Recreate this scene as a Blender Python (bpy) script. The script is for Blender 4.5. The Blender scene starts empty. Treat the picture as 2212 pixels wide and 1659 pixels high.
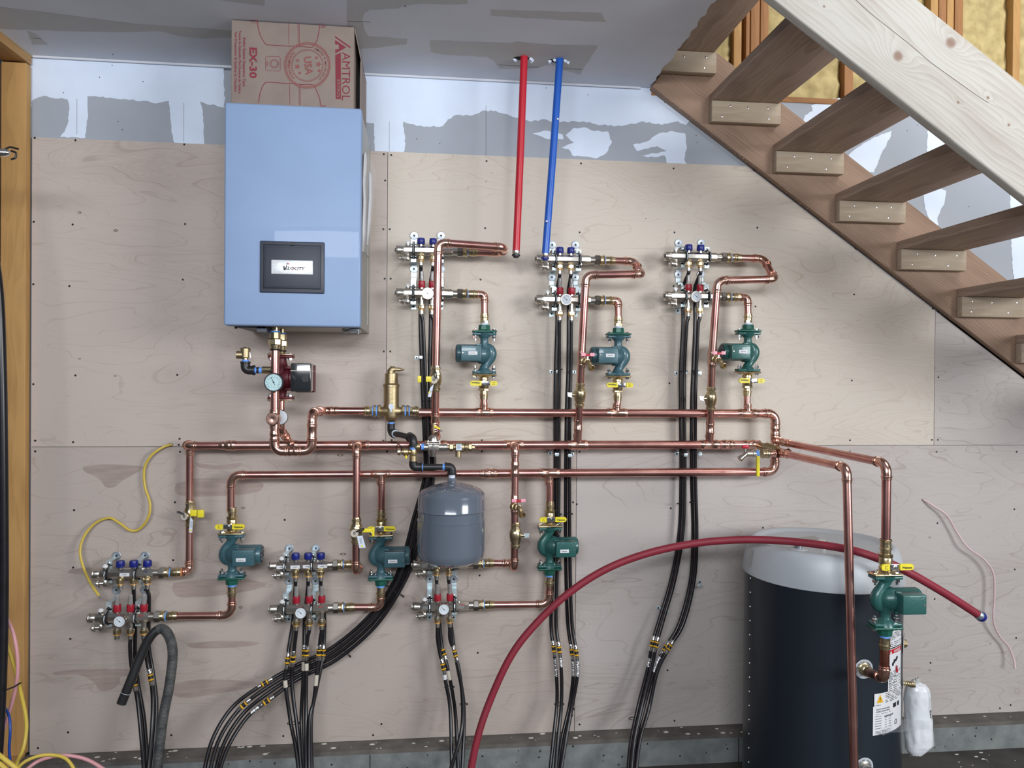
import bpy, bmesh, math, random
from mathutils import Vector as V, Matrix
from mathutils.geometry import tessellate_polygon
random.seed(7)
sc = bpy.context.scene
COL = sc.collection
# ------------------------------------------------------------ camera
FPX, YAW, PIT, ROL = 1601.93, .1085588, -.0061371, .0079724
CAM = V((1.56655, -3.11011, 1.62408))
_F = V((math.sin(YAW)*math.cos(PIT), math.cos(YAW)*math.cos(PIT), math.sin(PIT)))
_r0 = V((math.cos(YAW), -math.sin(YAW), 0)); _u0 = _r0.cross(_F)
_R = _r0*math.cos(ROL) + _u0*math.sin(ROL); _U = -_r0*math.sin(ROL) + _u0*math.cos(ROL)
cd = bpy.data.cameras.new('camera'); co = bpy.data.objects.new('camera', cd); COL.objects.link(co)
cd.sensor_width = 36; cd.lens = FPX/2212*36; cd.clip_start = .05
m = Matrix((( _R.x,_U.x,-_F.x,CAM.x),(_R.y,_U.y,-_F.y,CAM.y),(_R.z,_U.z,-_F.z,CAM.z),(0,0,0,1)))
co.matrix_world = m; sc.camera = co
# ------------------------------------------------------------ world, light, exposure
wd = bpy.data.worlds.new('world'); sc.world = wd; wd.use_nodes = True
bg = wd.node_tree.nodes['Background']; bg.inputs[0].default_value = (.74,.84,1,1); bg.inputs[1].default_value = .10
def area(name, loc, target, sx, sy, power, col):
    l = bpy.data.lights.new(name, 'AREA'); l.shape = 'RECTANGLE'; l.size = sx; l.size_y = sy; l.energy = power; l.color = col
    o = bpy.data.objects.new(name, l); COL.objects.link(o); o.location = loc
    o.rotation_euler = (V(target)-V(loc)).to_track_quat('-Z','Y').to_euler(); return o
area('garage_door_daylight', (6.3,-4.9,2.25), (1.8,0,1.9), 2.2, 1.5, 235, (.96,.98,1))
area('left_fill_light', (1.2,-4.6,2.55), (.8,0,2.45), 2.8, .5, 122, (.92,.955,1))  # added fill lamp high behind the camera, lifts the left of the wall
area('upstairs_window_daylight', (4.4,-2.0,4.6), (3.6,0,2.6), 1.8, 1.8, 50, (1,.98,.96))
vs = sc.view_settings; vs.view_transform = 'Standard'; vs.look = 'None'; vs.gamma = 1; vs.use_curve_mapping = False; vs.exposure = 0
FZ = 1.343      # height of the plywood seam above the floor
def ray(px, py): return _F*FPX + _R*(px-1106) - _U*(py-829.5)
def P(px, py, d=0.0):
    v = ray(px, py); t = (-d-CAM.y)/v.y; return CAM + v*t
def PZ(px, py, z):
    v = ray(px, py); t = (z-CAM.z)/v.z; return CAM + v*t
# ------------------------------------------------------------ materials
MT = {}
def mat(name, col, rough=.5, metal=0, bump=0, bscale=60, var=0, vscale=8, coat=0, stretch=None, spec=.5, alpha=1, trans=0, vcol=None, grime=0):
    m = bpy.data.materials.new(name); m.use_nodes = True; nt = m.node_tree; N = nt.nodes; L = nt.links
    b = N['Principled BSDF']; b.inputs['Base Color'].default_value = (*col,1); b.inputs['Roughness'].default_value = rough
    b.inputs['Metallic'].default_value = metal; b.inputs['Specular IOR Level'].default_value = spec
    b.inputs['Coat Weight'].default_value = coat; b.inputs['Alpha'].default_value = alpha; b.inputs['Transmission Weight'].default_value = trans
    if bump or var:
        tc = N.new('ShaderNodeTexCoord'); mp = N.new('ShaderNodeMapping'); L.new(tc.outputs['Object'], mp.inputs[0])
        if stretch: mp.inputs['Scale'].default_value = stretch
    if var:
        n = N.new('ShaderNodeTexNoise'); n.inputs['Scale'].default_value = vscale; n.inputs['Detail'].default_value = 5; L.new(mp.outputs[0], n.inputs[0])
        r = N.new('ShaderNodeValToRGB'); c2 = vcol or tuple(c*(1-var) for c in col)
        r.color_ramp.elements[0].position = .35; r.color_ramp.elements[1].position = .65
        r.color_ramp.elements[0].color = (*c2,1); r.color_ramp.elements[1].color = (*col,1)
        L.new(n.outputs[0], r.inputs[0]); L.new(r.outputs[0], b.inputs['Base Color'])
    if bump:
        n2 = N.new('ShaderNodeTexNoise'); n2.inputs['Scale'].default_value = bscale; n2.inputs['Detail'].default_value = 4; L.new(mp.outputs[0], n2.inputs[0])
        bp = N.new('ShaderNodeBump'); bp.inputs['Strength'].default_value = bump; bp.inputs['Distance'].default_value = .004
        L.new(n2.outputs[0], bp.inputs['Height']); L.new(bp.outputs[0], b.inputs['Normal'])
    MT[name] = m; return m
def mnode(nt, op, a, b=None, c=None):
    n = nt.nodes.new('ShaderNodeMath'); n.operation = op
    for i, x in enumerate((a,b,c)):
        if x is None: continue
        if isinstance(x,(int,float)): n.inputs[i].default_value = x
        else: nt.links.new(x, n.inputs[i])
    return n.outputs[0]
def mixc(nt, fac, a, b):
    n = nt.nodes.new('ShaderNodeMix'); n.data_type = 'RGBA'
    if isinstance(fac,(int,float)): n.inputs[0].default_value = fac
    else: nt.links.new(fac, n.inputs[0])
    for i, x in ((6,a),(7,b)):
        if isinstance(x, tuple): n.inputs[i].default_value = (*x,1)
        else: nt.links.new(x, n.inputs[i])
    return n.outputs[2]
def ply_mat(name, base, dark, seed, lines=22, lineamt=.30):
    """rotary cut birch face: closed contour figure"""
    m = bpy.data.materials.new(name); m.use_nodes = True; nt = m.node_tree; N = nt.nodes; L = nt.links; b = N['Principled BSDF']
    tc = N.new('ShaderNodeTexCoord'); mp = N.new('ShaderNodeMapping'); L.new(tc.outputs['Object'], mp.inputs[0])
    mp.inputs['Scale'].default_value = (.75,1,2.6); mp.inputs['Location'].default_value = (seed*3.1,seed,seed*1.7)
    n = N.new('ShaderNodeTexNoise'); n.inputs['Scale'].default_value = 1.5; n.inputs['Detail'].default_value = 3; n.inputs['Roughness'].default_value = .42; n.inputs['Distortion'].default_value = .55
    L.new(mp.outputs[0], n.inputs[0])
    c = mnode(nt,'MULTIPLY', n.outputs[0], lines)
    fr = mnode(nt,'FRACT', c)
    r = N.new('ShaderNodeValToRGB'); e = r.color_ramp.elements; e[0].position = 0; e[0].color = (.25,.25,.25,1); e[1].position = .8; e[1].color = (0,0,0,1)
    x = e.new(.97); x.color = (1,1,1,1); x = e.new(.9); x.color = (.3,.3,.3,1)
    L.new(fr, r.inputs[0])
    # figure fades in and out over the sheet
    n3 = N.new('ShaderNodeTexNoise'); n3.inputs['Scale'].default_value = 2.3; L.new(mp.outputs[0], n3.inputs[0])
    fade = mnode(nt,'MULTIPLY', r.outputs[0], mnode(nt,'MULTIPLY', n3.outputs[0], lineamt*1.7))
    fine = mnode(nt,'SINE', mnode(nt,'MULTIPLY', n.outputs[0], lines*38.0))
    fade = mnode(nt,'ADD', fade, mnode(nt,'MULTIPLY', mnode(nt,'MULTIPLY', fine, n3.outputs[0]), .085))
    # fine grain
    mp2 = N.new('ShaderNodeMapping'); L.new(tc.outputs['Object'], mp2.inputs[0]); mp2.inputs['Scale'].default_value = (9,1,160)
    n2 = N.new('ShaderNodeTexNoise'); n2.inputs['Scale'].default_value = 1; n2.inputs['Detail'].default_value = 4; L.new(mp2.outputs[0], n2.inputs[0])
    fg = mnode(nt,'MULTIPLY', mnode(nt,'SUBTRACT', n2.outputs[0], .5), .42)
    n4 = N.new('ShaderNodeTexNoise'); n4.inputs['Scale'].default_value = 1.3; L.new(mp.outputs[0], n4.inputs[0])
    lg = mnode(nt,'MULTIPLY', mnode(nt,'SUBTRACT', n4.outputs[0], .5), .9)
    tot = mnode(nt,'ADD', mnode(nt,'ADD', fade, fg), lg); tot.node.use_clamp = True
    col = mixc(nt, tot, base, dark); L.new(col, b.inputs['Base Color'])
    b.inputs['Roughness'].default_value = .55; b.inputs['Specular IOR Level'].default_value = .35
    MT[name] = m; return m
def pine_mat(name, base, dark, knots=(), ring=38, seed=0, amt=.6, rough=.6):
    """long grain along local X; knots = (x, z, radius) in the board's own frame"""
    m = bpy.data.materials.new(name); m.use_nodes = True; nt = m.node_tree; N = nt.nodes; L = nt.links; b = N['Principled BSDF']
    tc = N.new('ShaderNodeTexCoord'); sp = N.new('ShaderNodeSeparateXYZ'); L.new(tc.outputs['Object'], sp.inputs[0])
    mp = N.new('ShaderNodeMapping'); L.new(tc.outputs['Object'], mp.inputs[0]); mp.inputs['Scale'].default_value = (1.1,5,5); mp.inputs['Location'].default_value = (seed,seed*2,0)
    n = N.new('ShaderNodeTexNoise'); n.inputs['Scale'].default_value = 1.4; n.inputs['Detail'].default_value = 2; L.new(mp.outputs[0], n.inputs[0])
    h = mnode(nt,'ADD', mnode(nt,'MULTIPLY', sp.outputs[2], ring), mnode(nt,'MULTIPLY', n.outputs[0], 7))
    h = mnode(nt,'ADD', h, mnode(nt,'MULTIPLY', sp.outputs[1], ring*.8))
    core = None
    for (kx,kz,kr) in knots:
        dx = mnode(nt,'MULTIPLY', mnode(nt,'SUBTRACT', sp.outputs[0], kx), .55); dz = mnode(nt,'SUBTRACT', sp.outputs[2], kz)
        q = mnode(nt,'ADD', mnode(nt,'MULTIPLY', dx, dx), mnode(nt,'MULTIPLY', dz, dz))
        g = mnode(nt,'POWER', 2.718, mnode(nt,'MULTIPLY', q, -1/(kr*kr*6)))
        h = mnode(nt,'ADD', h, mnode(nt,'MULTIPLY', g, 5.5*(kr/.02)))
        dx2 = mnode(nt,'SUBTRACT', sp.outputs[0], kx); q2 = mnode(nt,'ADD', mnode(nt,'MULTIPLY', dx2, dx2), mnode(nt,'MULTIPLY', dz, dz))
        k = mnode(nt,'SMOOTH_MIN', 1.0, mnode(nt,'POWER', 2.718, mnode(nt,'MULTIPLY', mnode(nt,'POWER', mnode(nt,'DIVIDE', q2, kr*kr), 2.5), -1)), .02)
        core = k if core is None else mnode(nt,'MAXIMUM', core, k)
    fr = mnode(nt,'FRACT', h)
    r = N.new('ShaderNodeValToRGB'); e = r.color_ramp.elements; e[0].position = 0; e[0].color = (0,0,0,1); e[1].position = 1; e[1].color = (.05,.05,.05,1)
    x = e.new(.75); x.color = (.75,.75,.75,1); x = e.new(.92); x.color = (1,1,1,1)
    L.new(fr, r.inputs[0])
    mp2 = N.new('ShaderNodeMapping'); L.new(tc.outputs['Object'], mp2.inputs[0]); mp2.inputs['Scale'].default_value = (6,120,120)
    n2 = N.new('ShaderNodeTexNoise'); n2.inputs['Scale'].default_value = 1; n2.inputs['Detail'].default_value = 4; L.new(mp2.outputs[0], n2.inputs[0])
    mp3 = N.new('ShaderNodeMapping'); L.new(tc.outputs['Object'], mp3.inputs[0]); mp3.inputs['Scale'].default_value = (3,9,9); mp3.inputs['Location'].default_value = (seed*2,0,seed)
    n3 = N.new('ShaderNodeTexNoise'); n3.inputs['Scale'].default_value = 1; n3.inputs['Detail'].default_value = 5; L.new(mp3.outputs[0], n3.inputs[0])
    t = mnode(nt,'MULTIPLY', r.outputs[0], amt*.5)
    t = mnode(nt,'ADD', t, mnode(nt,'MULTIPLY', mnode(nt,'SUBTRACT', n2.outputs[0], .5), .5))
    t = mnode(nt,'ADD', t, mnode(nt,'MULTIPLY', mnode(nt,'SUBTRACT', n3.outputs[0], .5), 1.3)); t.node.use_clamp = True
    col = mixc(nt, t, base, dark)
    if core is not None: col = mixc(nt, mnode(nt,'MULTIPLY', core, .8), col, (.20,.10,.06))
    L.new(col, b.inputs['Base Color']); b.inputs['Roughness'].default_value = rough; b.inputs['Specular IOR Level'].default_value = .3
    bp = N.new('ShaderNodeBump'); bp.inputs['Strength'].default_value = .15; bp.inputs['Distance'].default_value = .002; L.new(n2.outputs[0], bp.inputs['Height']); L.new(bp.outputs[0], b.inputs['Normal'])
    MT[name] = m; return m
mat('copper',(.76,.42,.36),.27,1,var=.28,vscale=9,vcol=(.56,.26,.24))
mat('copper_fit',(.86,.52,.42),.22,1,bump=.12,bscale=40,var=.2,vscale=30)
mat('copper_dark',(.42,.17,.12),.38,1,var=.5,vscale=16,vcol=(.20,.07,.05))
mat('brass',(.70,.58,.36),.28,1,bump=.1,bscale=90,var=.2,vscale=40)
mat('bronze',(.46,.365,.215),.42,1,bump=.12,bscale=160)
mat('nickel',(.62,.59,.54),.30,1,bump=.05,bscale=120)
mat('nickel_dark',(.36,.34,.31),.36,1)
mat('chrome',(.80,.80,.80),.15,1)
mat('zinc',(.68,.80,.84),.36,.6,var=.15,vscale=30)
mat('zinc_dull',(.42,.47,.52),.42,.8)
mat('pump_teal',(.045,.115,.14),.38,.1,bump=.18,bscale=120,coat=.3)
mat('pump_green',(.022,.105,.095),.36,.1,bump=.18,bscale=120,coat=.3)
mat('flange_green',(.012,.10,.07),.38,.1,bump=.15,bscale=110,coat=.2)
mat('pump_red',(.12,.012,.022),.45,.1,bump=.2,bscale=120)
mat('pump_box',(.02,.024,.027),.16,0,coat=.8)
mat('black_tube',(.013,.012,.015),.30,0,var=.4,vscale=20)
mat('stripe_red',(.09,.012,.02),.35)
mat('black_plastic',(.01,.01,.014),.4)
mat('black_iron',(.035,.035,.037),.38,.5,bump=.1,bscale=200)
mat('conduit',(.03,.033,.036),.6,0,bump=.5,bscale=90,var=.5,vscale=25,vcol=(.09,.09,.085))
mat('blue_cap',(.010,.018,.19),.38)
mat('red_cap',(.34,.012,.028),.38)
mat('blue_tape',(.12,.32,.80),.5)
mat('white_tape',(.62,.68,.78),.5)
mat('yellow',(.78,.66,.03),.38)
mat('yellow_ring',(.75,.42,.02),.4)
mat('orange_ring',(.70,.33,.03),.4)
mat('white_plastic',(.72,.72,.72),.35)
mat('red_handle',(.45,.01,.03),.35)
mat('pink_tag',(.80,.35,.42),.4)
mat('glass',(.42,.40,.39),.08,0,alpha=.55,coat=.5)
mat('dial',(.72,.78,.84),.25,0,coat=.6)
mat('dial_aqua',(.50,.72,.74),.3,0,coat=.6,var=.25,vscale=140,bump=.3,bscale=120)
mat('ink',(.012,.012,.015),.5)
mat('ink_blue',(.01,.02,.12),.5)
mat('ink_red',(.5,.01,.02),.5)
mat('paper',(.68,.69,.71),.55)
mat('paper_cream',(.55,.50,.42),.6)
mat('boiler_blue',(.255,.36,.56),.55,0,var=.06,vscale=5,coat=.1)
mat('boiler_side',(.42,.41,.38),.5,.5)
mat('boiler_dark',(.035,.042,.065),.45)
mat('boiler_inner',(.025,.032,.052),.5)
mat('badge',(.74,.76,.78),.28,.2,coat=.5,bump=.25,bscale=50)
mat('cardboard',(.255,.20,.172),.75,0,bump=.08,bscale=60,var=.12,vscale=14)
mat('card_ink',(.20,.020,.035),.7)
mat('card_ink_light',(.25,.075,.070),.75)
mat('tank_grey',(.125,.15,.19),.16,.1,coat=.7)
mat('tank_navy',(.014,.020,.029),.33,.1)
mat('tank_cap',(.46,.49,.52),.4,var=.05,vscale=6)
mat('tank_top',(.40,.40,.38),.45)
mat('film',(.66,.70,.75),.12,0,alpha=.16,coat=.6,bump=1,bscale=70)
mat('bag_white',(.74,.76,.80),.22,0,bump=.6,bscale=26,coat=.5)
mat('foil',(.75,.76,.78),.22,1,bump=1,bscale=150)
mat('red_hose',(.24,.018,.035),.55,0,var=.15,vscale=9)
mat('red_pipe',(.50,.012,.028),.35)
mat('blue_pipe',(.010,.10,.48),.33)
mat('cable_yellow',(.60,.44,.07),.45)
mat('cable_pink',(.62,.30,.32),.45)
mat('cable_blue',(.015,.06,.30),.4)
mat('white_cable',(.68,.50,.52),.45)
mat('screw',(.018,.018,.022),.45,.5)
mat('screw_steel',(.55,.56,.58),.3,1)
mat('drywall_paper',(.37,.40,.45),.85,0,bump=.05,bscale=150,var=.06,vscale=5)
mat('mud',(.72,.81,.96),.7,0,bump=.12,bscale=30,var=.08,vscale=5)
mat('ceiling_mud',(.70,.72,.78),.8,0,var=.08,vscale=3)
mat('ceiling_paper',(.54,.535,.53),.85,0,var=.05,vscale=4)
mat('foam',(.55,.44,.20),.75,0,bump=1,bscale=22,var=.35,vscale=18,vcol=(.38,.29,.12))
mat('foam_trim',(.30,.235,.11),.8,0,bump=.5,bscale=30)
mat('dark_gap',(.006,.005,.005),.9)
mat('concrete',(.22,.235,.23),.85,0,bump=.5,bscale=40,var=.35,vscale=16,vcol=(.15,.165,.165))
mat('concrete_ledge',(.15,.135,.12),.9,0,bump=.4,bscale=50,var=.35,vscale=14)
mat('floor_concrete',(.075,.068,.060),.8,0,bump=.25,bscale=20,var=.4,vscale=7)
mat('chalk',(.62,.60,.54),.8)
mat('pit',(.02,.022,.022),.9)
mat('sawdust',(.42,.36,.27),.9)
mat('ply_edge',(.12,.07,.05),.8)
mat('ply_stain',(.385,.305,.27),.6,0,var=.18,vscale=10,stretch=(1,1,7))
mat('knot',(.10,.055,.04),.6)
mat('knot_light',(.55,.47,.38),.6)
ply_mat('ply_left',(.52,.445,.40),(.26,.185,.15),1.3,16,.26)
ply_mat('ply_mid',(.58,.52,.45),(.38,.285,.215),2.9,24,.36)
ply_mat('ply_right',(.60,.565,.52),(.36,.28,.22),4.4,20,.36)
ply_mat('ply_low_left',(.46,.395,.355),(.25,.175,.145),6.1,15,.28)
ply_mat('ply_low_right',(.48,.435,.41),(.27,.20,.17),8.7,20,.36)
pine_mat('stud_wood',(.50,.285,.105),(.24,.115,.035),ring=22,seed=2,amt=.5)
pine_mat('stud_orange',(.36,.17,.065),(.17,.07,.025),ring=30,seed=5,amt=.6)
pine_mat('stair_brown',(.31,.205,.145),(.13,.078,.052),ring=90,seed=3,amt=.8)
pine_mat('tread_brown',(.44,.33,.26),(.16,.105,.075),ring=26,seed=8,amt=.7)
pine_mat('cleat_wood',(.40,.33,.25),(.25,.155,.08),ring=24,seed=1,amt=.5)
# ------------------------------------------------------------ mesh helper
def frame(ax):
    ax = ax.normalized(); t = V((0,0,1)) if abs(ax.z) < .9 else V((1,0,0))
    a = ax.cross(t).normalized(); return a, ax.cross(a).normalized(), ax
class MB:
    def __init__(s, M=None): s.v=[]; s.f=[]; s.m=[]; s.M=M
    def add(s, vs, fs, mi=0):
        b=len(s.v); s.v += [ (s.M@V(v)) if s.M else V(v) for v in vs]
        for f in fs: s.f.append([b+i for i in f]); s.m.append(mi)
        return s
    def rings(s, rs, mi=0, cap=(1,1), mf=None):
        n=len(rs[0]); vs=[p for r in rs for p in r]; fs=[]; k=len(s.f)
        for i in range(len(rs)-1):
            for j in range(n):
                fs.append((i*n+j,i*n+(j+1)%n,(i+1)*n+(j+1)%n,(i+1)*n+j))
        b=len(s.f); s.add(vs,fs,mi)
        if mf:
            for q in range(len(fs)):
                if q%n in mf[0]: s.m[b+q]=mf[1]
        if cap[0]: s.add(rs[0],[tuple(range(n))[::-1]],mi)
        if cap[1]: s.add(rs[-1],[tuple(range(n))],mi)
        return s
    def lathe(s, o, ax, prof, n=24, mi=0, cap=(1,1), rot=0):
        o=V(o); a,b,c=frame(V(ax)); rs=[]
        for t,r in prof: rs.append([o+c*t+(a*math.cos(rot+2*math.pi*j/n)+b*math.sin(rot+2*math.pi*j/n))*r for j in range(n)])
        return s.rings(rs,mi,cap)
    def cyl(s,a,b,r,r2=None,n=20,mi=0,cap=(1,1),rot=0):
        a=V(a);b=V(b); L=(b-a).length
        return s.lathe(a,b-a,[(0,r),(L,r if r2 is None else r2)],n,mi,cap,rot)
    def ccyl(s,a,b,r,ch=.002,n=20,mi=0,rot=0):
        a=V(a);b=V(b);L=(b-a).length; return s.lathe(a,b-a,[(0,r-ch),(ch,r),(L-ch,r),(L,r-ch)],n,mi,(1,1),rot)
    def tor(s,c,ax,R,r,n=28,k=8,mi=0):
        c=V(c);a,b,x=frame(V(ax));vs=[];fs=[]
        for i in range(n):
            d=a*math.cos(2*math.pi*i/n)+b*math.sin(2*math.pi*i/n)
            for j in range(k):
                t=2*math.pi*j/k; vs.append(c+d*(R+r*math.cos(t))+x*r*math.sin(t))
        for i in range(n):
            for j in range(k): fs.append((i*k+j,((i+1)%n)*k+j,((i+1)%n)*k+(j+1)%k,i*k+(j+1)%k))
        return s.add(vs,fs,mi)
    def tube(s,pts,r,n=14,mi=0,cap=(1,1),mf=None):
        pts=[V(p) for p in pts]; rs=[]; T=[]
        for i in range(len(pts)):
            T.append((pts[min(i+1,len(pts)-1)]-pts[max(i-1,0)]).normalized())
        a,b,_=frame(T[0])
        for i,p in enumerate(pts):
            a=(a-T[i]*a.dot(T[i])).normalized(); b=T[i].cross(a); rr=r[i] if isinstance(r,(list,tuple)) else r
            rs.append([p+(a*math.cos(2*math.pi*j/n)+b*math.sin(2*math.pi*j/n))*rr for j in range(n)])
        return s.rings(rs,mi,cap,mf)
    def box(s,a,b,mi=0,ch=0):
        a,b=V(a),V(b); lo=V((min(a.x,b.x),min(a.y,b.y),min(a.z,b.z))); hi=V((max(a.x,b.x),max(a.y,b.y),max(a.z,b.z)))
        if ch:
            bm=bmesh.new(); bmesh.ops.create_cube(bm,size=1)
            for v in bm.verts: v.co=V(((lo[i]+hi[i])/2+v.co[i]*(hi[i]-lo[i]) for i in range(3)))
            bmesh.ops.bevel(bm,geom=list(bm.edges),offset=ch,segments=3,profile=.5,affect='EDGES')
            bm.verts.index_update(); s.add([v.co.copy() for v in bm.verts],[[v.index for v in f.verts] for f in bm.faces],mi); bm.free(); return s
        vs=[(x,y,z) for x in (lo.x,hi.x) for y in (lo.y,hi.y) for z in (lo.z,hi.z)]
        return s.add(vs,[(0,1,3,2),(4,6,7,5),(0,4,5,1),(2,3,7,6),(0,2,6,4),(1,5,7,3)],mi)
    def prism(s,pts,ext,mi=0):
        """planar outline pushed along ext"""
        pts=[V(p) for p in pts]; e=V(ext); n=len(pts)
        tri=tessellate_polygon([pts]); s.add(pts,[tuple(t) for t in tri],mi); s.add([p+e for p in pts],[tuple(t)[::-1] for t in tri],mi)
        return s.add(pts+[p+e for p in pts],[(i,(i+1)%n,n+(i+1)%n,n+i) for i in range(n)],mi)
    def sheet(s,pts,mi=0):
        pts=[V(p) for p in pts]; return s.add(pts,[tuple(t) for t in tessellate_polygon([pts])],mi)
    def sph(s,c,r,sc=(1,1,1),n=16,mi=0):
        c=V(c); rs=[]
        for i in range(1,n//2):
            t=math.pi*i/(n//2); rs.append([c+V((r*math.sin(t)*math.cos(2*math.pi*j/n)*sc[0],r*math.sin(t)*math.sin(2*math.pi*j/n)*sc[1],-r*math.cos(t)*sc[2])) for j in range(n)])
        return s.rings(rs,mi)
    def ribbon(s,pts,w,nrm,mi=0,closed=False):
        pts=[V(p) for p in pts]; nrm=V(nrm); n=len(pts); vs=[]
        for i,p in enumerate(pts):
            if closed: t=(pts[(i+1)%n]-pts[i-1]).normalized()
            else: t=(pts[min(i+1,n-1)]-pts[max(i-1,0)]).normalized()
            q=t.cross(nrm).normalized()*w/2; vs+=[p-q,p+q]
        fs=[(2*i,2*i+1,2*i+3,2*i+2) for i in range(n-1)]
        if closed: fs.append((2*n-2,2*n-1,1,0))
        return s.add(vs,fs,mi)
    def build(s,name,mats,parent=None,flat=False,ang=35,org=None):
        me=bpy.data.meshes.new(name)
        o0=parent_loc(parent) if parent else (org or (sum(s.v,V())/len(s.v)))
        me.from_pydata([v-o0 for v in s.v],[],s.f); me.update()
        if isinstance(mats,str): mats=[mats]
        for x in mats: me.materials.append(MT[x])
        me.polygons.foreach_set('material_index',s.m)
        bm=bmesh.new(); bm.from_mesh(me); bmesh.ops.recalc_face_normals(bm,faces=bm.faces); bm.to_mesh(me); bm.free()
        if not flat:
            me.shade_smooth(); me.set_sharp_from_angle(angle=math.radians(ang))
        o=bpy.data.objects.new(name,me); COL.objects.link(o)
        if parent: o.parent=parent
        else: o.location=o0
        return o
def parent_loc(p):
    l=V(p.location)
    while p.parent: p=p.parent; l+=V(p.location)
    return l
def thing(name,label,cat,loc,group=None):
    o=bpy.data.objects.new(name,None); COL.objects.link(o); o.location=V(loc); o.empty_display_size=.05
    o['label']=label; o['category']=cat
    if group: o['group']=group
    return o
def tag(o,label,cat,group=None):
    o['label']=label; o['category']=cat
    if group: o['group']=group
    return o
def struct(o): o['kind']='structure'; return o
def text(s,parent,loc,h,right=(1,0,0),up=(0,0,1),mt='ink',name='lettering',shear=0,bold=0,align='CENTER',sx=1,font=None):
    cu=bpy.data.curves.new(name,'FONT'); cu.body=s; cu.size=h; cu.align_x=align; cu.align_y='CENTER'; cu.shear=shear; cu.offset=bold*h; cu.resolution_u=2
    t=bpy.data.objects.new(name,cu); COL.objects.link(t); bpy.context.view_layer.update()
    me=bpy.data.meshes.new_from_object(t); bpy.data.objects.remove(t); bpy.data.curves.remove(cu)
    R=V(right).normalized(); U=V(up).normalized(); o0=parent_loc(parent); loc=V(loc)
    for v in me.vertices: v.co=loc-o0+R*v.co.x*sx+U*v.co.y
    me.materials.clear(); me.materials.append(MT[mt]); me.name=name
    o=bpy.data.objects.new(name,me); COL.objects.link(o); o.parent=parent; return o
def fillet(pts,br,seg=8):
    """polyline with rounded corners; returns points and the arcs"""
    pts=[V(p) for p in pts]; out=[pts[0]]; arcs=[]
    for i in range(1,len(pts)-1):
        a,b,c=pts[i-1],pts[i],pts[i+1]; u=(a-b); w=(c-b); lu,lw=u.length,w.length; u.normalize(); w.normalize()
        al=u.angle(w)
        if al>math.pi-.06: out.append(b); continue
        t=min(br/math.tan(al/2),lu*.49,lw*.49); r=t*math.tan(al/2); bis=(u+w).normalized(); c0=b+bis*(r/math.sin(al/2))
        p0=b+u*t; p1=b+w*t; e0=(p0-c0).normalized(); ang=math.pi-al; nrm=(p0-c0).cross(p1-c0).normalized(); arc=[]
        for k in range(seg+1):
            arc.append(c0+Matrix.Rotation(ang*k/seg,3,nrm)@(p0-c0))
        out+=arc; arcs.append((arc,u,w,lu-t,lw-t))
    out.append(pts[-1]); return out,arcs
def catmull(pts,k=8):
    pts=[V(p) for p in pts]; q=[pts[0]*2-pts[1]]+pts+[pts[-1]*2-pts[-2]]; out=[]
    for i in range(1,len(q)-2):
        for j in range(k):
            t=j/k; a,b,c,d=q[i-1:i+3]
            out.append(.5*((2*b)+(c-a)*t+(2*a-5*b+4*c-d)*t*t+(3*b-a-3*c+d)*t**3))
    out.append(pts[-1]); return out
def bead(mb,c,ax,r): mb.tor(c,ax,r*1.13,.0026,n=24,k=6)
def elbow(root,arc,u,w,r,name='elbow',mt='copper_fit',L=.019):
    mb=MB(); pts=[arc[0]+u*L]+arc+[arc[-1]+w*L]; mb.tube(pts,r*1.11,n=18,cap=(1,1))
    bead(mb,arc[0]+u*L*.55,u,r); bead(mb,arc[-1]+w*L*.55,w,r)
    mb.tor(arc[0]+u*L,u,r*1.06,.0016,n=20,k=6); mb.tor(arc[-1]+w*L,w,r*1.06,.0016,n=20,k=6)
    return mb.build(name,mt,root)
def tee(root,c,ax,r,br=None,r2=None,L=.036,Lb=.045,name='tee',mt='copper_fit'):
    c=V(c);ax=V(ax).normalized(); mb=MB(); mb.lathe(c-ax*L,ax,[(0,r*1.04),(.003,r*1.12),(.009,r*1.12),(.012,r*1.2),(.015,r*1.2),(.018,r*1.1),(2*L-.018,r*1.1),(2*L-.015,r*1.2),(2*L-.012,r*1.2),(2*L-.009,r*1.12),(2*L-.003,r*1.12),(2*L,r*1.04)],n=22)
    if br is not None:
        r2=r2 or r; br=V(br).normalized(); mb.cyl(c,c+br*Lb,r2*1.11,n=20); bead(mb,c+br*(Lb-.010),br,r2); bead(mb,c+br*(Lb-.017),br,r2)
    return mb.build(name if br is not None else 'coupling',mt,root)
def run(name,label,cat,pts,r,br=.028,group=None,tees=(),mt='copper',fmt='copper_fit',elb=True,skip=()):
    """a run of pipe: pts (px,py,d) or vectors; each bend gets a fitting"""
    W=[p if isinstance(p,V) else P(*p) for p in pts]
    root=thing(name,label,cat,W[0],group); path,arcs=fillet(W,br)
    MB().tube(path,r,n=20).build('pipe',mt,root)
    if elb:
        for i,(arc,u,w,_,_) in enumerate(arcs):
            if i in skip: continue
            elbow(root,arc,u,w,r,mt=fmt)
    for t in tees:
        c=t[0] if isinstance(t[0],V) else P(*t[0])
        kw=t[3] if len(t)>3 else {}
        tee(root,c,t[1],kw.pop('r',r) if kw else r,t[2],mt=fmt,**kw)
    return root
def jag(pts,amp=.004,step=.02,n=2):
    out=[]
    for i in range(len(pts)):
        a,b=V(pts[i]),V(pts[(i+1)%len(pts)]); k=max(1,int((b-a).length/step))
        for j in range(k):
            p=a.lerp(b,j/k)
            if j: p=p+V((random.uniform(-amp,amp),0,random.uniform(-amp,amp)))
            out.append(p)
    return out
X1=V((1,0,0)); Y1=V((0,1,0)); Z1=V((0,0,1))
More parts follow.
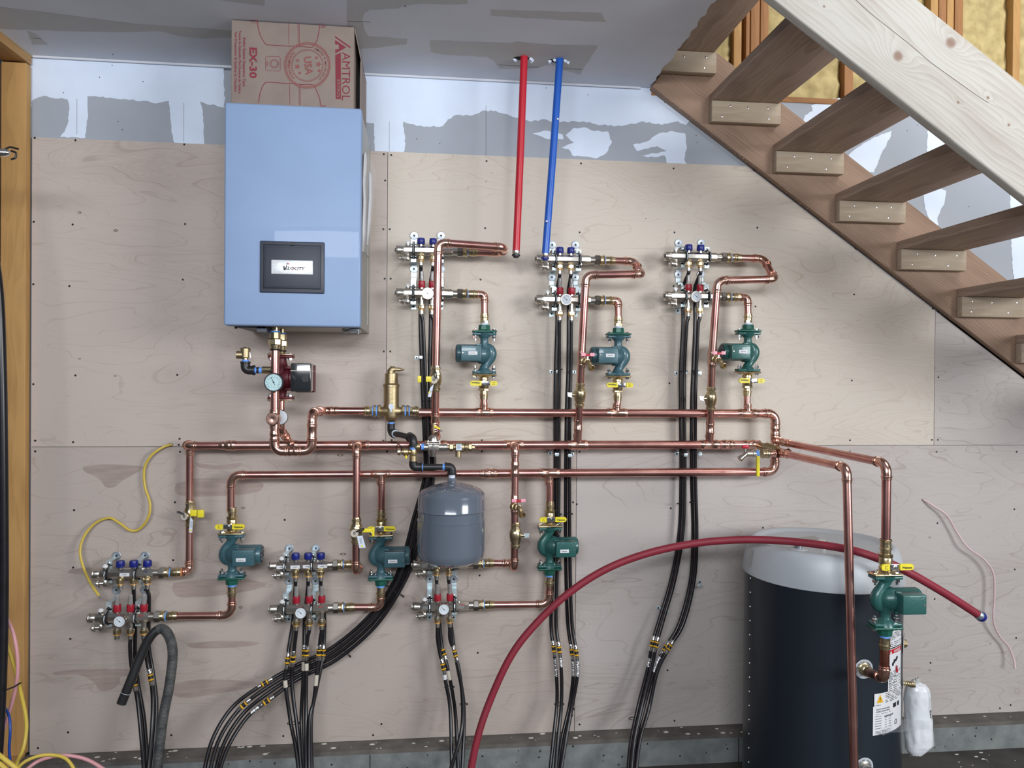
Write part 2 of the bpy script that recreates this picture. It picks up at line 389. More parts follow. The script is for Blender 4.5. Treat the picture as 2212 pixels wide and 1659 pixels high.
# ------------------------------------------------------------ room shell
CZ = 2.883; CX = 2.493
def jagc(pts,amp,step):
    out=[]
    for i in range(len(pts)):
        a,b=V(pts[i]),V(pts[(i+1)%len(pts)]); k=max(1,int((b-a).length/step))
        for j in range(k):
            p=a.lerp(b,j/k)
            if j: p=p+V((random.uniform(-amp,amp),random.uniform(-amp,amp),0))
            out.append(p)
    return out
struct(MB().box((-4,-7,-.1),(7,.3,0)).build('floor','floor_concrete',flat=True))
# drywall wall behind the plywood, with taping mud
mb=MB(); mb.box((-.105,.012,.13),(5.2,.03,2.868),0)
MUDN=[0]
def mud(pts,amp=.004,mi=1):
    MUDN[0]+=1; y=.01165-.00004*MUDN[0]
    q=[P(*p[:2],-.0112) for p in pts]; mb.sheet([V((p.x,y,p.z)) for p in jag(q,amp,.012)],mi)
mud([(60,110),(485,140),(485,232),(440,222),(410,219),(365,218),(340,223),(320,218),(300,219),(270,214),(250,213),(238,211),(190,208),(150,215),(125,213),(100,207),(84,210),(72,215),(60,245)])
mud([(146,208),(188,206),(190,255),(187,262),(184,298),(130,296),(139,285),(146,268),(150,235)],.002)
mud([(365,215),(432,216),(438,240),(440,268),(441,312),(376,308),(370,280)],.002)
mud([(770,158),(1440,180),(1500,248),(1482,270),(1465,262),(1430,270),(1390,262),(1340,272),(1300,270),(1260,262),(1200,264),(1180,258),(1150,262),(1120,255),(1090,246),(1060,238),(1040,240),(1015,250),(985,248),(965,262),(950,274),(900,272),(870,262),(840,270),(770,262)])
mud([(808,258),(870,258),(874,290),(876,310),(872,335),(810,332)],.003)
mud([(1222,292),(1240,276),(1262,275),(1285,283),(1314,284),(1322,306),(1314,325),(1290,342),(1262,338),(1236,336),(1228,322),(1212,318),(1240,308)],.004)
mud([(1368,312),(1396,306),(1420,290),(1452,283),(1480,288),(1484,320),(1478,345),(1486,358),(1440,354),(1436,336),(1400,340),(1384,336),(1440,326),(1420,316),(1376,326)],.003)
mud([(1150,288),(1182,282),(1215,290),(1218,300),(1180,300)],.003)
mud([(1732,268),(1740,248),(1755,240),(1752,228),(1775,216),(1800,213),(1925,214),(1900,262),(1850,290),(1760,298)],.004)
mud([(1822,345),(1850,320),(1890,296),(1926,282),(1922,300),(1905,330),(1888,372),(1860,372)],.003)
mud([(2004,275),(2070,308),(2140,362),(2110,372),(2050,350),(2003,330)],.003)
mud([(1995,420),(2030,405),(2044,412),(2040,440),(2025,470),(2026,490),(2008,478),(1998,450)],.003)
mud([(2182,420),(2260,430),(2260,700),(2200,640),(2188,590),(2184,520)],.003)
# faint board joint and screw dimples
for a,b in [((652,165),(652,218)),((1050,228),(1050,335)),((397,222),(397,306)),((166,214),(166,290)),((841,262),(841,328))]:
    q=[P(*a,-.0112),P(*b,-.0112)]; mb.ribbon([V((p.x,.0113,p.z)) for p in q],.0012,(0,-1,0),2)
for px,py in [(137,200),(242,141),(215,167),(309,176),(255,262),(264,280),(900,300),(1180,190),(1270,205),(950,310),(1436,222),(1504,292),(1506,308),(1725,216),(1982,270),(1960,282),(2093,446)]:
    p=P(px,py,-.0112); mb.cyl((p.x,.0113,p.z),(p.x,.0118,p.z),.0022,n=8,mi=2)
struct(mb.build('wall_back',['drywall_paper','mud','ply_edge'],flat=True))
# ceiling with torn right edge at the stair opening
edge=[]; y=.012; random.seed(3)
while y>-7:
    edge.append(V((CX+random.uniform(-.008,.004)-(.006 if random.random()<.3 else 0),y,0))); y-=random.uniform(.015,.04)
pts=[V((-4,.012,0))]+edge+[V((CX,-7,0)),V((-4,-7,0))]
mb=MB(); mb.prism([V((p.x,p.y,CZ)) for p in pts],(0,0,.013),0)
def cpoly(pts,mi,z=.0003,amp=.003):
    q=[PZ(px,py,CZ) for px,py in pts]; q=[p for p in q]
    mb.sheet([V((min(p.x,CX-.012),min(p.y,.01),CZ-z)) for p in jagc([V((p.x,p.y,0)) for p in q],amp,.03)],mi)
cpoly([(-40,8),(60,22),(160,34),(250,46),(300,52),(400,58),(500,66),(620,66),(620,80),(500,80),(440,82),(405,80),(380,76),(345,66),(290,69),(190,68),(120,66),(60,64),(-40,62)],1)
cpoly([(58,66),(76,72),(105,96),(70,96)],1)
cpoly([(480,-30),(575,-30),(572,12),(540,8),(470,-2),(400,-30)],1)
cpoly([(748,-30),(1010,-30),(1010,8),(900,8),(870,12),(862,18),(800,20),(788,28),(782,42),(786,62),(796,78),(880,84),(878,96),(800,104),(776,106),(752,60),(750,20)],1)
cpoly([(930,86),(1010,90),(1100,93),(1118,89),(1200,97),(1290,98),(1290,104),(1262,144),(1254,162),(1235,155),(1215,152),(1190,138),(1168,144),(1150,148),(1080,148),(1068,132),(1050,122),(960,118),(930,112)],1)
cpoly([(1060,20),(1300,28),(1310,48),(1250,44),(1060,34)],1)
for a,b in [((1078,140),(1165,146)),((1218,148),(1258,150)),((750,46),(800,48)),((72,83),(90,84))]:
    mb.ribbon([PZ(*a,CZ-.0008),PZ(*b,CZ-.0008)],.002,(0,0,-1),2)
# ragged pipe holes: rims of torn paper and dark cut-outs
for cx,cy,w in [(1132,126,.034),(1208,131,.036)]:
    c=PZ(cx,cy,CZ); c=V((c.x-.004,c.y,CZ))
    mb.sheet([c+V((math.cos(t)*w*(.8+.3*random.random())*(1.2 if math.cos(t)<0 else .8),math.sin(t)*.018,-.0012)) for t in [k*math.pi/7 for k in range(14)]],2)
    for k in range(9):
        t=random.uniform(0,6.28); q=c+V((math.cos(t)*w*1.02,math.sin(t)*.020,0)); mb.sheet([q,q+V((.010,0,-.004)),q+V((.004,.002,-.013)),q+V((-.005,0,-.006))],3)
for px,py in [(244,117),(875,13),(660,122)]:
    p=PZ(px,py,CZ); mb.cyl((p.x,p.y,CZ-.001),(p.x,p.y,CZ),.0025,n=8,mi=2)
struct(mb.build('ceiling',['ceiling_mud','ceiling_paper','dark_gap','mud'],flat=True))
# drooping bead of mud where ceiling meets wall
struct(MB().tube([(.0,.004,CZ-.003),(1.2,.006,CZ-.004),(2.45,.004,CZ-.003)],.005,n=8).build('trim_1','ceiling_mud'))
# concrete curb
mb=MB(); mb.box((-1.4,-.08,0),(5.4,.1,.105),0); mb.box((-1.4,-.08,.105),(5.4,.1,.122),1)
random.seed(11)
for k in range(150):
    x=random.uniform(0,4.6); z=random.uniform(.01,.1); r=random.choice([.0012,.0015,.002,.003,.0045]); mb.lathe((x,-.0802,z),(0,1,0),[(0,r),(.001,r*.8)],n=7,mi=2)
for k in range(90):
    x=random.uniform(.1,4.6); y=random.uniform(-.078,-.004); r=random.choice([.002,.003,.004,.006,.009]); mb.sph((x,y,.122),r,(1.3,.8,.25),n=8,mi=3)
for px,py in [(530,1592),(548,1595),(528,1602),(568,1611),(700,1607),(720,1616),(1172,1585)]:
    p=PZ(px,py,.122); mb.sph((p.x,min(p.y,-.006),.122),.009,(1.4,.7,.3),n=8,mi=3)
for x in (1.33,2.88): mb.box((x,-.0805,.0),(x+.004,-.079,.104),2)
struct(mb.build('trim_2',['concrete','concrete_ledge','pit','chalk'],flat=True))
mb=MB()
for k in range(60):
    x=random.uniform(3.3,4.5); y=random.uniform(-.5,-.09); mb.sph((x,y,.0005),random.choice([.002,.003,.006]),(1.6,.8,.3),n=8)
tag(mb.build('plaster_crumbs','chalk'),'small pale plaster crumbs scattered on the bare floor below the curb','debris')['kind']='stuff'
# framed wall with spray foam above the drywall, right
FY=.012; z0=CZ-.03
mb=MB(); mb.box((2.3,.06,z0),(5.3,.1,4.1),0)
def XX(px,py=100): return P(px,py,-.012).x
random.seed(5)
o=mb.build('wall_upper_sheathing','foam'); struct(o); o.name='wall_upper'
st=[('stud_wood',1585,1602),('stud_orange',1611,1619.5),('stud_orange',1621.5,1641),('stud_orange',1642.5,1660),('stud_orange',1825,1844)]
def board(name,mt,A,B,w,t,wdir,parent=None,ch=.0025,org=None):
    """plank from A to B; wdir = direction of its width w; t thickness the other way; A,B on the centre line"""
    A=V(A);B=V(B); x=(B-A).normalized(); z=(V(wdir)-x*V(wdir).dot(x)).normalized(); y=z.cross(x); L=(B-A).length
    M=Matrix(((x.x,y.x,z.x,A.x),(x.y,y.y,z.y,A.y),(x.z,y.z,z.z,A.z),(0,0,0,1)))
    mb=MB(); mb.box((0,-t/2,-w/2),(L,t/2,w/2),0,ch=ch)
    me=bpy.data.meshes.new(name); me.from_pydata(mb.v,[],mb.f); me.materials.append(MT[mt]); me.update()
    bm=bmesh.new(); bm.from_mesh(me); bmesh.ops.recalc_face_normals(bm,faces=bm.faces); bm.to_mesh(me); bm.free()
    me.shade_smooth(); me.set_sharp_from_angle(angle=math.radians(40))
    o=bpy.data.objects.new(name,me); COL.objects.link(o)
    if parent: o.parent=parent; M=Matrix.Translation(-parent_loc(parent))@M
    o.matrix_local=M if parent else M
    return o
labs=['pale stud at the left edge of the framing above the stairs','narrow orange stud right of the dark gap in the upper framing','orange stud with a round knot hole in the upper framing group','orange stud touching the bare foam above the second tread','single stud standing on the brown plate right of the second tread',
 'pale stud at the left of the four at the top edge','second of the four studs at the top edge, orange','third of the four studs at the top edge, orange','darker stud at the right of the four at the top edge','lone stud between two foam bays near the top right corner']
q=[('stud_wood',1585,1602),('stud_orange',1611,1619.5),('stud_orange',1621.5,1641),('stud_orange',1642.5,1660),('stud_orange',1825,1844),
   ('stud_wood',2010,2026),('stud_orange',2027.5,2044),('stud_wood',2045,2060),('stud_orange',2062,2080),('stud_wood',2188,2204)]
for k,(mt,a,b) in enumerate(q):
    xa,xb=XX(a),XX(b); o=board('wall_stud',mt,((xa+xb)/2,.035,z0+.024),((xa+xb)/2,.035,4.1),.046,abs(xb-xa),(0,1,0))
    tag(o,labs[k],'stud','studs of the foam filled upper wall')
xa=XX(1602.5);xb=XX(1610.5)
# foam bulging in the bays (lumpy)
def foam(xa,xb,za,zb,label,seed):
    random.seed(seed); nx=max(4,int((xb-xa)/.02)); nz=int((zb-za)/.025); vs=[];fs=[]
    from mathutils import noise
    for i in range(nx+1):
        for j in range(nz+1):
            x=xa+(xb-xa)*i/nx; z=za+(zb-za)*j/nz; e=min(i,nx-i)/nx
            vs.append((x,.052-.014*noise.noise(V((x*11,seed,z*9)))-.012*noise.noise(V((x*35,seed,z*30)))-(.010 if 0<i<nx else 0),z))
    for i in range(nx):
        for j in range(nz): fs.append((i*(nz+1)+j,(i+1)*(nz+1)+j,(i+1)*(nz+1)+j+1,i*(nz+1)+j+1))
    o=MB().add(vs,fs).build('spray_foam','foam',ang=60); tag(o,label,'insulation','spray foam filled bays of the upper wall'); return o
foam(2.5,XX(1584.5),z0+.024,3.6,'dull foam patch in the bay left of the pale stud above the stairs',1)
foam(XX(1661),XX(1824),z0+.024,3.9,'rough yellow foam between the second and third treads and the pine stringer',2)
foam(XX(1845),XX(2009),z0+.024,4.1,'yellow foam sliver right of the stud above the third tread',3)
foam(XX(2081),XX(2187),z0+.024,4.1,'broad smooth yellow foam bay above the pine stringer',4)
foam(XX(2205),XX(2330),z0+.024,4.1,'foam strip at the far right edge beyond the lone stud',5)
o=board('wall_plate','stud_orange',(2.5,.032,CZ-.018),(5.2,.032,CZ-.018),.05,.024,(0,1,0)); tag(o,'brown bottom plate under the foam filled stud bays','plate')
# ------------------------------------------------------------ left stud wall
o=board('wall_stud','stud_wood',(-.050,-.019,.14),(-.050,-.019,CZ-.045),.091,.036,(1,0,0)); tag(o,'tall yellowish wooden stud against the left edge of the plywood','stud')
o=board('top_plate','stud_wood',(-.050,-.001,CZ-.022),(-.050,-3.6,CZ-.022),.095,.036,(1,0,0)); tag(o,'wooden top plate running along the ceiling at upper left','plate')
o=board('top_plate','cleat_wood',(-.050,.004,CZ-.003),(-.050,-3.6,CZ-.003),.100,.010,(1,0,0)); tag(o,'thin pale upper plate between the ceiling and the left top plate','plate')
o=board('sill_plate','stud_wood',(-.056,-.012,.132),(-.056,-.13,.132),.09,.016,(1,0,0)); tag(o,'short wooden sill block under the left stud','plate')
o=board('wall_stud','stair_brown',(-.118,-.012,.02),(-.118,-.012,CZ-.05),.10,.03,(0,1,0)); tag(o,'dark brown board edge left of the yellowish stud','stud')
mb=MB().box((-4,.012,.122),(-.13,.03,2.88)); struct(mb.build('wall_left','drywall_paper',flat=True))
# chrome trouble light hook
c=P(2,333,.55); r=thing('work_light','shiny chrome work light with black hook poking in at the left edge','lamp',c)
MB().lathe(c+V((-.16,0,.0)),(1,0,.03),[(0,.014),(.10,.016),(.15,.015),(.176,.012),(.186,.006)],n=20).build('reflector','chrome',r)
a=P(20,326,.55); MB().tube(catmull([a+V((-.012,0,.006)),a+V((.004,0,.012)),P(40,322,.55)]),.003,n=8).build('hook','black_plastic',r)
MB().tube(catmull([P(24,326,.55),P(34,330,.55),P(33,341,.55),P(24,344,.55)]),.0032,n=8).build('hook_loop','black_plastic',r)
MB().cyl((c.x-.16,c.y,c.z),(c.x-.16,c.y,CZ),.003,n=8).build('cord','black_plastic',r)
# ------------------------------------------------------------ plywood
E=.0012
def panel(poly,mt,label,screws,knots=(),stains=()):
    c=sum((V((x,0,z)) for x,z in poly),V())/len(poly)
    root=thing('plywood_panel',label,'plywood',(c.x,.006,c.z),'plywood sheets on the back wall')
    mb=MB(); mb.prism([V((x,0,z)) for x,z in poly],(0,.0112,0),0)
    for (px,py,w,h) in knots:
        p=P(px,py); mb.sheet([p+V((math.cos(t)*w/1020,-.0003,math.sin(t)*h/1020)) for t in [k*math.pi/7 for k in range(14)]],1)
        mb.sheet([p+V((math.cos(t)*w*.55/1020,-.0005,math.sin(t)*h*.5/1020)) for t in [k*math.pi/7 for k in range(14)]],2)
        mb.sheet([p+V((-w*2.2/1020,-.0002,0)),p+V((0,-.0002,.0009)),p+V((w*2.2/1020,-.0002,0)),p+V((0,-.0002,-.0009))],1)
    for s in stains:
        q=catmull([P(*a) for a in s]+[P(*s[0])],4)[:-1]; mb.sheet([V((a.x,-.00015,a.z)) for a in q],3)
    mb.build('sheet',[mt,'knot','knot_light','ply_stain'],root,flat=True)
    base=None
    for (px,py) in screws:
        p=P(px,py)
        if base is None:
            base=MB().lathe((p.x,-.0006,p.z),(0,1,0),[(0,.0022),(.0002,.0042),(.0008,.0043)],n=12).build('screw','screw',root); bp0=p
        else:
            o=base.copy(); COL.objects.link(o); o.parent=root; o.location=base.location+V((p.x-bp0.x,0,p.z-bp0.z))
    return root
T=FZ+1.2192; Bm=FZ-1.2192; S=FZ; xs1=P(836,600).x; xs2=P(2019,800).x; xs3=P(1244,1200).x
def catmull_px(l): return [(p.x,p.y) for p in catmull([V((a,b,0)) for a,b in l],4)]
A0=P(1408,187,0); B0=P(2212,805,0); sl=(B0.z-A0.z)/(B0.x-A0.x)
F0=P(1408,187,.03); F1=P(2212,805,.03); slf=(F1.z-F0.z)/(F1.x-F0.x)
def zl(x): return F0.z+(x-F0.x)*slf-.009
xT=F0.x+(T-F0.z+.009)/slf
panel([(0,S+E),(xs1-E,S+E),(xs1-E,T),(0,T)],'ply_left','pinkish plywood sheet behind the boiler at upper left',
 [(75,298),(163,303),(398,312),(73,479),(157,485),(400,484),(72,614),(150,618),(395,604),(72,830),(163,811),(383,810),(76,952),(158,955),(386,961),(828,495),(831,602),(829,759),(829,333),(828,952),(388,948),(832,390)],
 [(172,459,6,5),(250,498,8,5),(172,775,5,3),(249,812,5,3)])
panel([(xs1+E,S+E),(xs2-E,S+E),(xs2-E,zl(xs2)),(xT,T),(xs1+E,T)],'ply_mid','yellowish plywood sheet with swirling grain behind the three upper manifolds',
 [(845,335),(842,495),(844,602),(843,759),(846,951),(1048,493),(1038,604),(1038,760),(1051,348),(1255,353),(1455,364),(1629,367),(1252,502),(1457,502),(1636,492),(1455,618),(1446,828),(1632,662),(1640,820),(1849,537),(1845,636),(2015,667),(1236,963),(1641,953),(1836,951),(1840,822),(1041,951),(2013,950)],
 [(1050,392,3,2),(1395,472,3,2)])
panel([(xs2+E,S+E),(4.8,S+E),(4.8,zl(4.8) if zl(4.8)>S+.01 else S+.01),(4.75,zl(4.75)),(xs2+E,zl(xs2+E))],'ply_low_right','triangular plywood offcut below the stringer at far right',[(2026,673),(2027,815),(2026,950)])
panel([(0,Bm),(xs3-E,Bm),(xs3-E,S-E),(0,S-E)],'ply_low_left','pinkish plywood sheet with dark stains behind the three lower manifolds',
 [(76,975),(389,976),(378,1085),(160,1102),(615,1123),(152,1380),(147,1582),(82,1616),(158,1226),(374,1210),(370,1588),(612,1590),(824,1564),(806,1588),(1041,975),(1238,976),(1246,1089),(1238,1085),(1236,1546),(1032,1410),(1036,1243),(1241,1196),(613,1330),(836,975),(617,976),(640,1210)],
 [(525,1097,7,5),(520,1312,6,5),(735,983,13,5),(741,1197,13,5)],
 [[(180,1008),(230,1003),(310,1008),(300,1018),(262,1040),(248,1052),(228,1052),(214,1034),(182,1018)],[(380,1045),(420,1034),(480,1034),(560,1040),(566,1056),(540,1066),(470,1072),(400,1072),(378,1062)],[(420,1000),(470,1005),(520,1000),(505,1012),(440,1012)],
  [(115,1452),(170,1446),(290,1446),(300,1456),(262,1462),(258,1476),(240,1490),(215,1492),(203,1474),(170,1458),(118,1458)],[(375,1476),(430,1468),(520,1470),(570,1478),(520,1490),(460,1500),(400,1508),(372,1498)],[(375,1260),(430,1252),(520,1250),(575,1262),(540,1276),(460,1288),(390,1290),(372,1274)],[(150,1230),(200,1226),(310,1226),(300,1236),(160,1240)],[(402,1390),(480,1384),(560,1388),(520,1398),(420,1400)]])
panel([(xs3+E,Bm),(4.8,Bm),(4.8,S-E),(xs3+E,S-E)],'ply_low_right','plywood sheet behind the grey water tank at lower right',
 [(1449,1098),(1648,1140),(1252,1565),(1442,1448),(1457,1557),(1252,976),(1646,976),(1836,976),(2025,1130),(2019,1294),(2010,1432),(2160,1530),(2183,1523),(2195,1378),(2192,1230),(2023,976),(2196,976),(2191,1100),(1450,1250)],
 [(2008,1161,5,4),(2008,1448,5,4),(2139,1391,3,3)])
# ------------------------------------------------------------ staircase
sr=thing('staircase','open wooden staircase with brown treads, pale cleats and a bright pine stringer','stairs',(2.7,-.45,2.7))
ang=math.radians(34.5); sd=V((math.cos(ang),0,-math.sin(ang))); sn=V((math.sin(ang),0,math.cos(ang)))
fa=P(1408,187,.03); fb=P(2212,805,.03); sdf=(fb-fa).normalized(); snf=V((-sdf.z,0,sdf.x))
def lab(o,l): o['label']=l; return o
a=fa+snf*.1475; 
o=board('stringer','stair_brown',V((a.x,-.0095,a.z)),V((a.x,-.0095,a.z))+sdf*3.0,.295,.041,snf,sr,ch=.004); lab(o,'brown dusty stringer on the wall')
a=P(1673,0,.93); a2=P(2212,425,.93); nd=(a2-a).normalized(); nn=V((-nd.z,0,nd.x)); a=a+nn*.1455
NX=V((a.x,-.93,a.z))-nd*.45
def nk(px,py,r): q=P(px,py,.93)-NX; return (q.dot(nd),q.dot(nn),r)
pine_mat('near_pine',(.50,.48,.44),(.30,.24,.195),knots=(nk(1940,121,.0165),nk(2054,92,.0175),nk(2134,211,.0055),nk(2070,221,.005),nk(2179,270,.005),nk(1780,14,.004)),ring=55,seed=4,amt=.75)
o=board('stringer','near_pine',V((a.x,-.911,a.z))-nd*.45,V((a.x,-.911,a.z))+nd*1.9,.291,.038,nn,sr,ch=.006); lab(o,'bright knotty pine stringer nearest the camera')
MB().ribbon([P(x,y,.9304) for x,y in catmull_px([(1838,-10),(1880,28),(1925,64),(1968,98),(2010,134),(2050,163),(2088,190),(2122,214),(2136,222)])],.0016,(0,-1,0)).build('crack','knot',sr)
dust=MB()
for i in range(-2,7):
    x0=2.745+.2882*i; zt=FZ+1.4725-.2022*i
    o=board('tread','tread_brown',(x0+.147,-.030,zt+.019),(x0+.147,-.890,zt+.019),.294,.038,(1,0,0),sr,ch=.003)
    if i<-1: continue
    cmb=board('cleat','cleat_wood',(x0-.004,-.050,zt-.045),(x0+.303,-.050,zt-.045),.089,.038,(0,0,1),sr,ch=.003)
    sb=MB()
    for (sx,szz) in [(.06,.024),(.06,-.022),(.245,.022),(.23,-.024),(.15,.02)]:
        sx+=random.uniform(-.02,.02); sb.lathe((x0+sx,-.0700,zt-.045+szz),(0,1,0),[(0,.0020),(.0006,.0042),(.001,.0042)],n=10)
    sb.build('screw_heads','screw_steel',cmb)
    board('cleat','cleat_wood',(x0-.004,-.873,zt-.045),(x0+.30,-.873,zt-.045),.089,.036,(0,0,1),sr,ch=.003)
random.seed(9)
def spray(cx,cy,sx,sy,n):
    for k in range(n):
        p=P(cx+random.gauss(0,sx),cy+random.gauss(0,sy),.0295); dust.sph((p.x,-.0295,p.z),random.uniform(.0006,.0014),(1,.5,1),n=6)
spray(1885,500,20,14,210); spray(1918,540,5,22,70); spray(1925,575,9,8,60); spray(1960,600,16,12,70); spray(2040,655,16,10,50); spray(1570,292,10,10,60); spray(1740,425,22,12,70)
for k in range(150):
    t=random.random(); x=1420+t*720; y=195+(x-1408)*.769-6+random.gauss(0,3); p=P(x,y,.0295); dust.sph((p.x,-.0295,p.z),random.uniform(.0006,.0018),(1,.5,1),n=6)
o=dust.build('sawdust','sawdust',sr); o['kind']='stuff'
# ------------------------------------------------------------ boiler
BD=.42
tl=P(485,220,BD); br_=P(778,707,BD); bx0,bx1=tl.x,br_.x; bz0,bz1=br_.z,tl.z
bo=thing('boiler','wall hung boiler with a smooth grey blue cover and dark display panel','boiler',((bx0+bx1)/2,-.2,bz0))
mb=MB(); mb.box((bx0,-BD,bz0),(bx1,-BD+.055,bz1),0,ch=.008); mb.build('front_cover','boiler_blue',bo)
mb=MB(); mb.box((bx0+.004,-BD+.05,bz0+.003),(bx1-.003,-.0,bz1-.003),0,ch=.002); mb.build('case','boiler_side',bo)
mb=MB(); mb.box((bx1-.0035,-.10,bz0+.03),(bx1-.0015,-.02,bz1-.05),0); mb.build('side_panel','boiler_side',bo)
# control panel
def fz(px,py,d=BD): return P(px,py,d)
a=fz(562,520); b=fz(701,635); cz_=(a.z+b.z)/2; cxp=(a.x+b.x)/2; w=b.x-a.x; h=a.z-b.z
fr=MB(); fr.box((a.x,-BD-.006,b.z),(b.x,-BD+.004,a.z),0,ch=.0045); ff=fr.build('control_panel','boiler_dark',bo)
mb=MB(); mb.box((a.x+.012,-BD-.0075,b.z+.014),(b.x-.011,-BD-.004,a.z-.012),1,ch=.001); mb.box((a.x+.015,-BD-.0095,b.z+.017),(b.x-.014,-BD-.005,a.z-.015),0,ch=.002)
mb.box((a.x+.020,-BD-.0102,b.z+.022),(b.x-.019,-BD-.006,a.z-.022),0,ch=.001)
mb.lathe((cxp,-BD-.006,a.z-.012),(0,-1,0),[(0,.009),(.0015,.0085)],n=20,mi=1)
lid=mb.build('lid','boiler_inner boiler_side'.split()[:1]+['ink'],ff)
ring=[V((a.x+.0215,-BD-.0106,b.z+.0235)),V((b.x-.0205,-BD-.0106,b.z+.0235)),V((b.x-.0205,-BD-.0106,a.z-.0235)),V((a.x+.0215,-BD-.0106,a.z-.0235))]
MB().ribbon(ring,.0008,(0,-1,0),closed=True).build('seam','ink',ff)
a2=fz(586,561,BD+.011); b2=fz(676,594,BD+.011); bc=(a2+b2)/2
MB().box((a2.x,-BD-.0145,b2.z),(b2.x,-BD-.009,a2.z),0,ch=.0025).build('badge','badge',ff)
y=-BD-.0148
text('ELOCITY',ff,(bc.x+.0085,y,bc.z-.004),.0135,mt='ink',shear=.25,bold=.045,sx=1.22)
text('BOILER WORKS',ff,(bc.x+.012,y,bc.z-.0118),.0032,mt='ink_red',shear=.2)
vl=bc+V((-.026,0,0)); vl.y=y
mb=MB(); mb.sheet([V((bc.x-.030,y,bc.z+.004)),V((bc.x-.0255,y,bc.z+.004)),V((bc.x-.0235,y,bc.z-.005)),V((bc.x-.0165,y,bc.z+.014)),V((bc.x-.0145,y,bc.z+.0135)),V((bc.x-.0228,y,bc.z-.0115)),V((bc.x-.0285,y,bc.z-.0115))],0)
mb.sheet([V((bc.x-.0155,y-.0002,bc.z+.0145)),V((bc.x-.009,y-.0002,bc.z+.0125)),V((bc.x-.0085,y-.0002,bc.z+.0085)),V((bc.x-.0145,y-.0002,bc.z+.0115))],1)
mb.sheet([V((bc.x-.0215,y-.0002,bc.z+.0145)),V((bc.x-.0155,y-.0002,bc.z+.0145)),V((bc.x-.0155,y-.0002,bc.z+.013)),V((bc.x-.020,y-.0002,bc.z+.0133))],0)
mb.tor((bc.x+.0035,y-.0003,bc.z-.0045),(0,1,0),.0035,.0005,n=16,k=4,mi=1)
mb.build('logo','ink ink_red'.split(),ff)
# underside brackets
mb=MB(); q=P(508,712,BD-.02); mb.prism([(bx0+.035,-BD+.05,bz0),(bx0+.035,-BD+.30,bz0),(bx0+.09,-BD+.30,bz0-.012),(bx0+.135,-BD+.10,bz0-.014),(bx0+.135,-BD+.05,bz0)],(0,0,-.004)); mb.box((bx0+.103,-BD+.05,bz0-.018),(bx0+.137,-BD+.16,bz0)); mb.build('bottom_bracket','boiler_dark',bo)
mb=MB(); mb.cyl((bx1-.065,-.30,bz0-.014),(bx1-.065,-.30,bz0+.01),.0075,n=16); mb.cyl((bx1-.065,-.30,bz0-.008),(bx1-.065,-.30,bz0+.01),.0125,n=16); mb.build('drain_nipple','white_plastic',bo)
mb=MB(); mb.box((bx1-.05,-.34,bz0-.012),(bx1-.012,-.26,bz0),0,ch=.002); mb.cyl((bx1-.02,-.30,bz0-.016),(bx1-.02,-.30,bz0),.005,n=12); mb.build('cable_gland','zinc_dull',bo)
MB().cyl((bx0+.028,-BD+.06,bz0-.008),(bx0+.028,-BD+.06,bz0),.005,n=12).build('screw','black_plastic',bo)
# document packets in the clear pouch on the boiler's right side
pk=thing('document_pouch','clear plastic pouch of rolled white papers taped to the right side of the boiler','pouch',(bx1+.02,-.2,2.2))
def quadtube(pts,rx,ry,mt,name):
    mb=MB(); rs=[]
    for p,(u,w) in zip(pts,[(rx*k,ry*k) for k in ([.35]+[1]*(len(pts)-2)+[.4])]):
        rs.append([V(p)+V((u*math.cos(t),w*math.sin(t),0)) for t in [j*math.pi/6 for j in range(12)]])
    mb.rings(rs); return mb.build(name,mt,pk)
quadtube([P(790,332,.30),P(789,345,.30),P(787,400,.30),P(788,440,.30),P(786,500,.30),P(784,545,.30)],.006,.05,'bag_white','folded_paper')
quadtube([P(798,372,.25),P(800,380,.25),P(800,430,.25),P(797,480,.25),P(793,530,.25)],.0065,.035,'paper','folded_paper')
MB().sheet([P(783,335,.34),P(796,334,.3),P(803,346,.27),P(812,372,.22),P(808,440,.22),P(799,520,.24),P(796,556,.25),P(788,548,.3),P(783,540,.34)]).build('clear_pouch','film',pk)
MB().tube(catmull([P(788,545,.3),P(792,551,.28),P(797,557,.26)]),.002,n=6).build('loose_edge','zinc_dull',pk)
# ------------------------------------------------------------ cardboard box
XD=.405; ca=P(500,41,XD); cb=P(765,58,XD); ctz=min(ca.z,CZ-.004); bxz0=bz1
cbx=thing('cardboard_box','brown cardboard box with dark red printing standing on top of the boiler','box',((ca.x+cb.x)/2,-XD+.13,bz1))
x0,x1=ca.x,cb.x
mb=MB(); mb.box((x0,-XD,bz1+.001),(x1,-.10,ctz),0,ch=.002); body=mb.build('carton','cardboard',cbx)
q=P(768,72,.35); mb=MB(); mb.prism([(x1+.001,-XD+.005,ctz-.006),(x1+.001,-.12,ctz-.006),(x1+.020,-.15,ctz-.10),(x1+.020,-XD+.05,ctz-.10)],(.003,0,0)); mb.prism([(x1+.018,-XD+.05,ctz-.10),(x1+.018,-.15,ctz-.10),(x1+.018,-.15,bz1+.004),(x1+.018,-XD+.05,bz1+.004)],(.004,0,0)); mb.build('flap','cardboard',cbx)
yb=-XD-.0008
def bp(px,py): p=P(px,py,XD); return V((p.x,yb,p.z))
def zp(zx,zy): return bp(460+zx/5.53,zy/5.53)      # from the enlarged view of the box
DN=(0,0,-1); RT=(1,0,0); px1=1/585
kw=dict(right=DN,up=RT)
text('EX-30',body,zp(476,748),.034,mt='card_ink',bold=.035,sx=1.27,**kw)
text('Boiler System Expansion Tank',body,zp(373,742),.0125,mt='card_ink',bold=.022,sx=1.13,**kw)
text('Tanque de Expansi\u00f3n Para Systema de Caldera',body,zp(322,742),.0118,mt='card_ink',bold=.02,sx=.99,**kw)
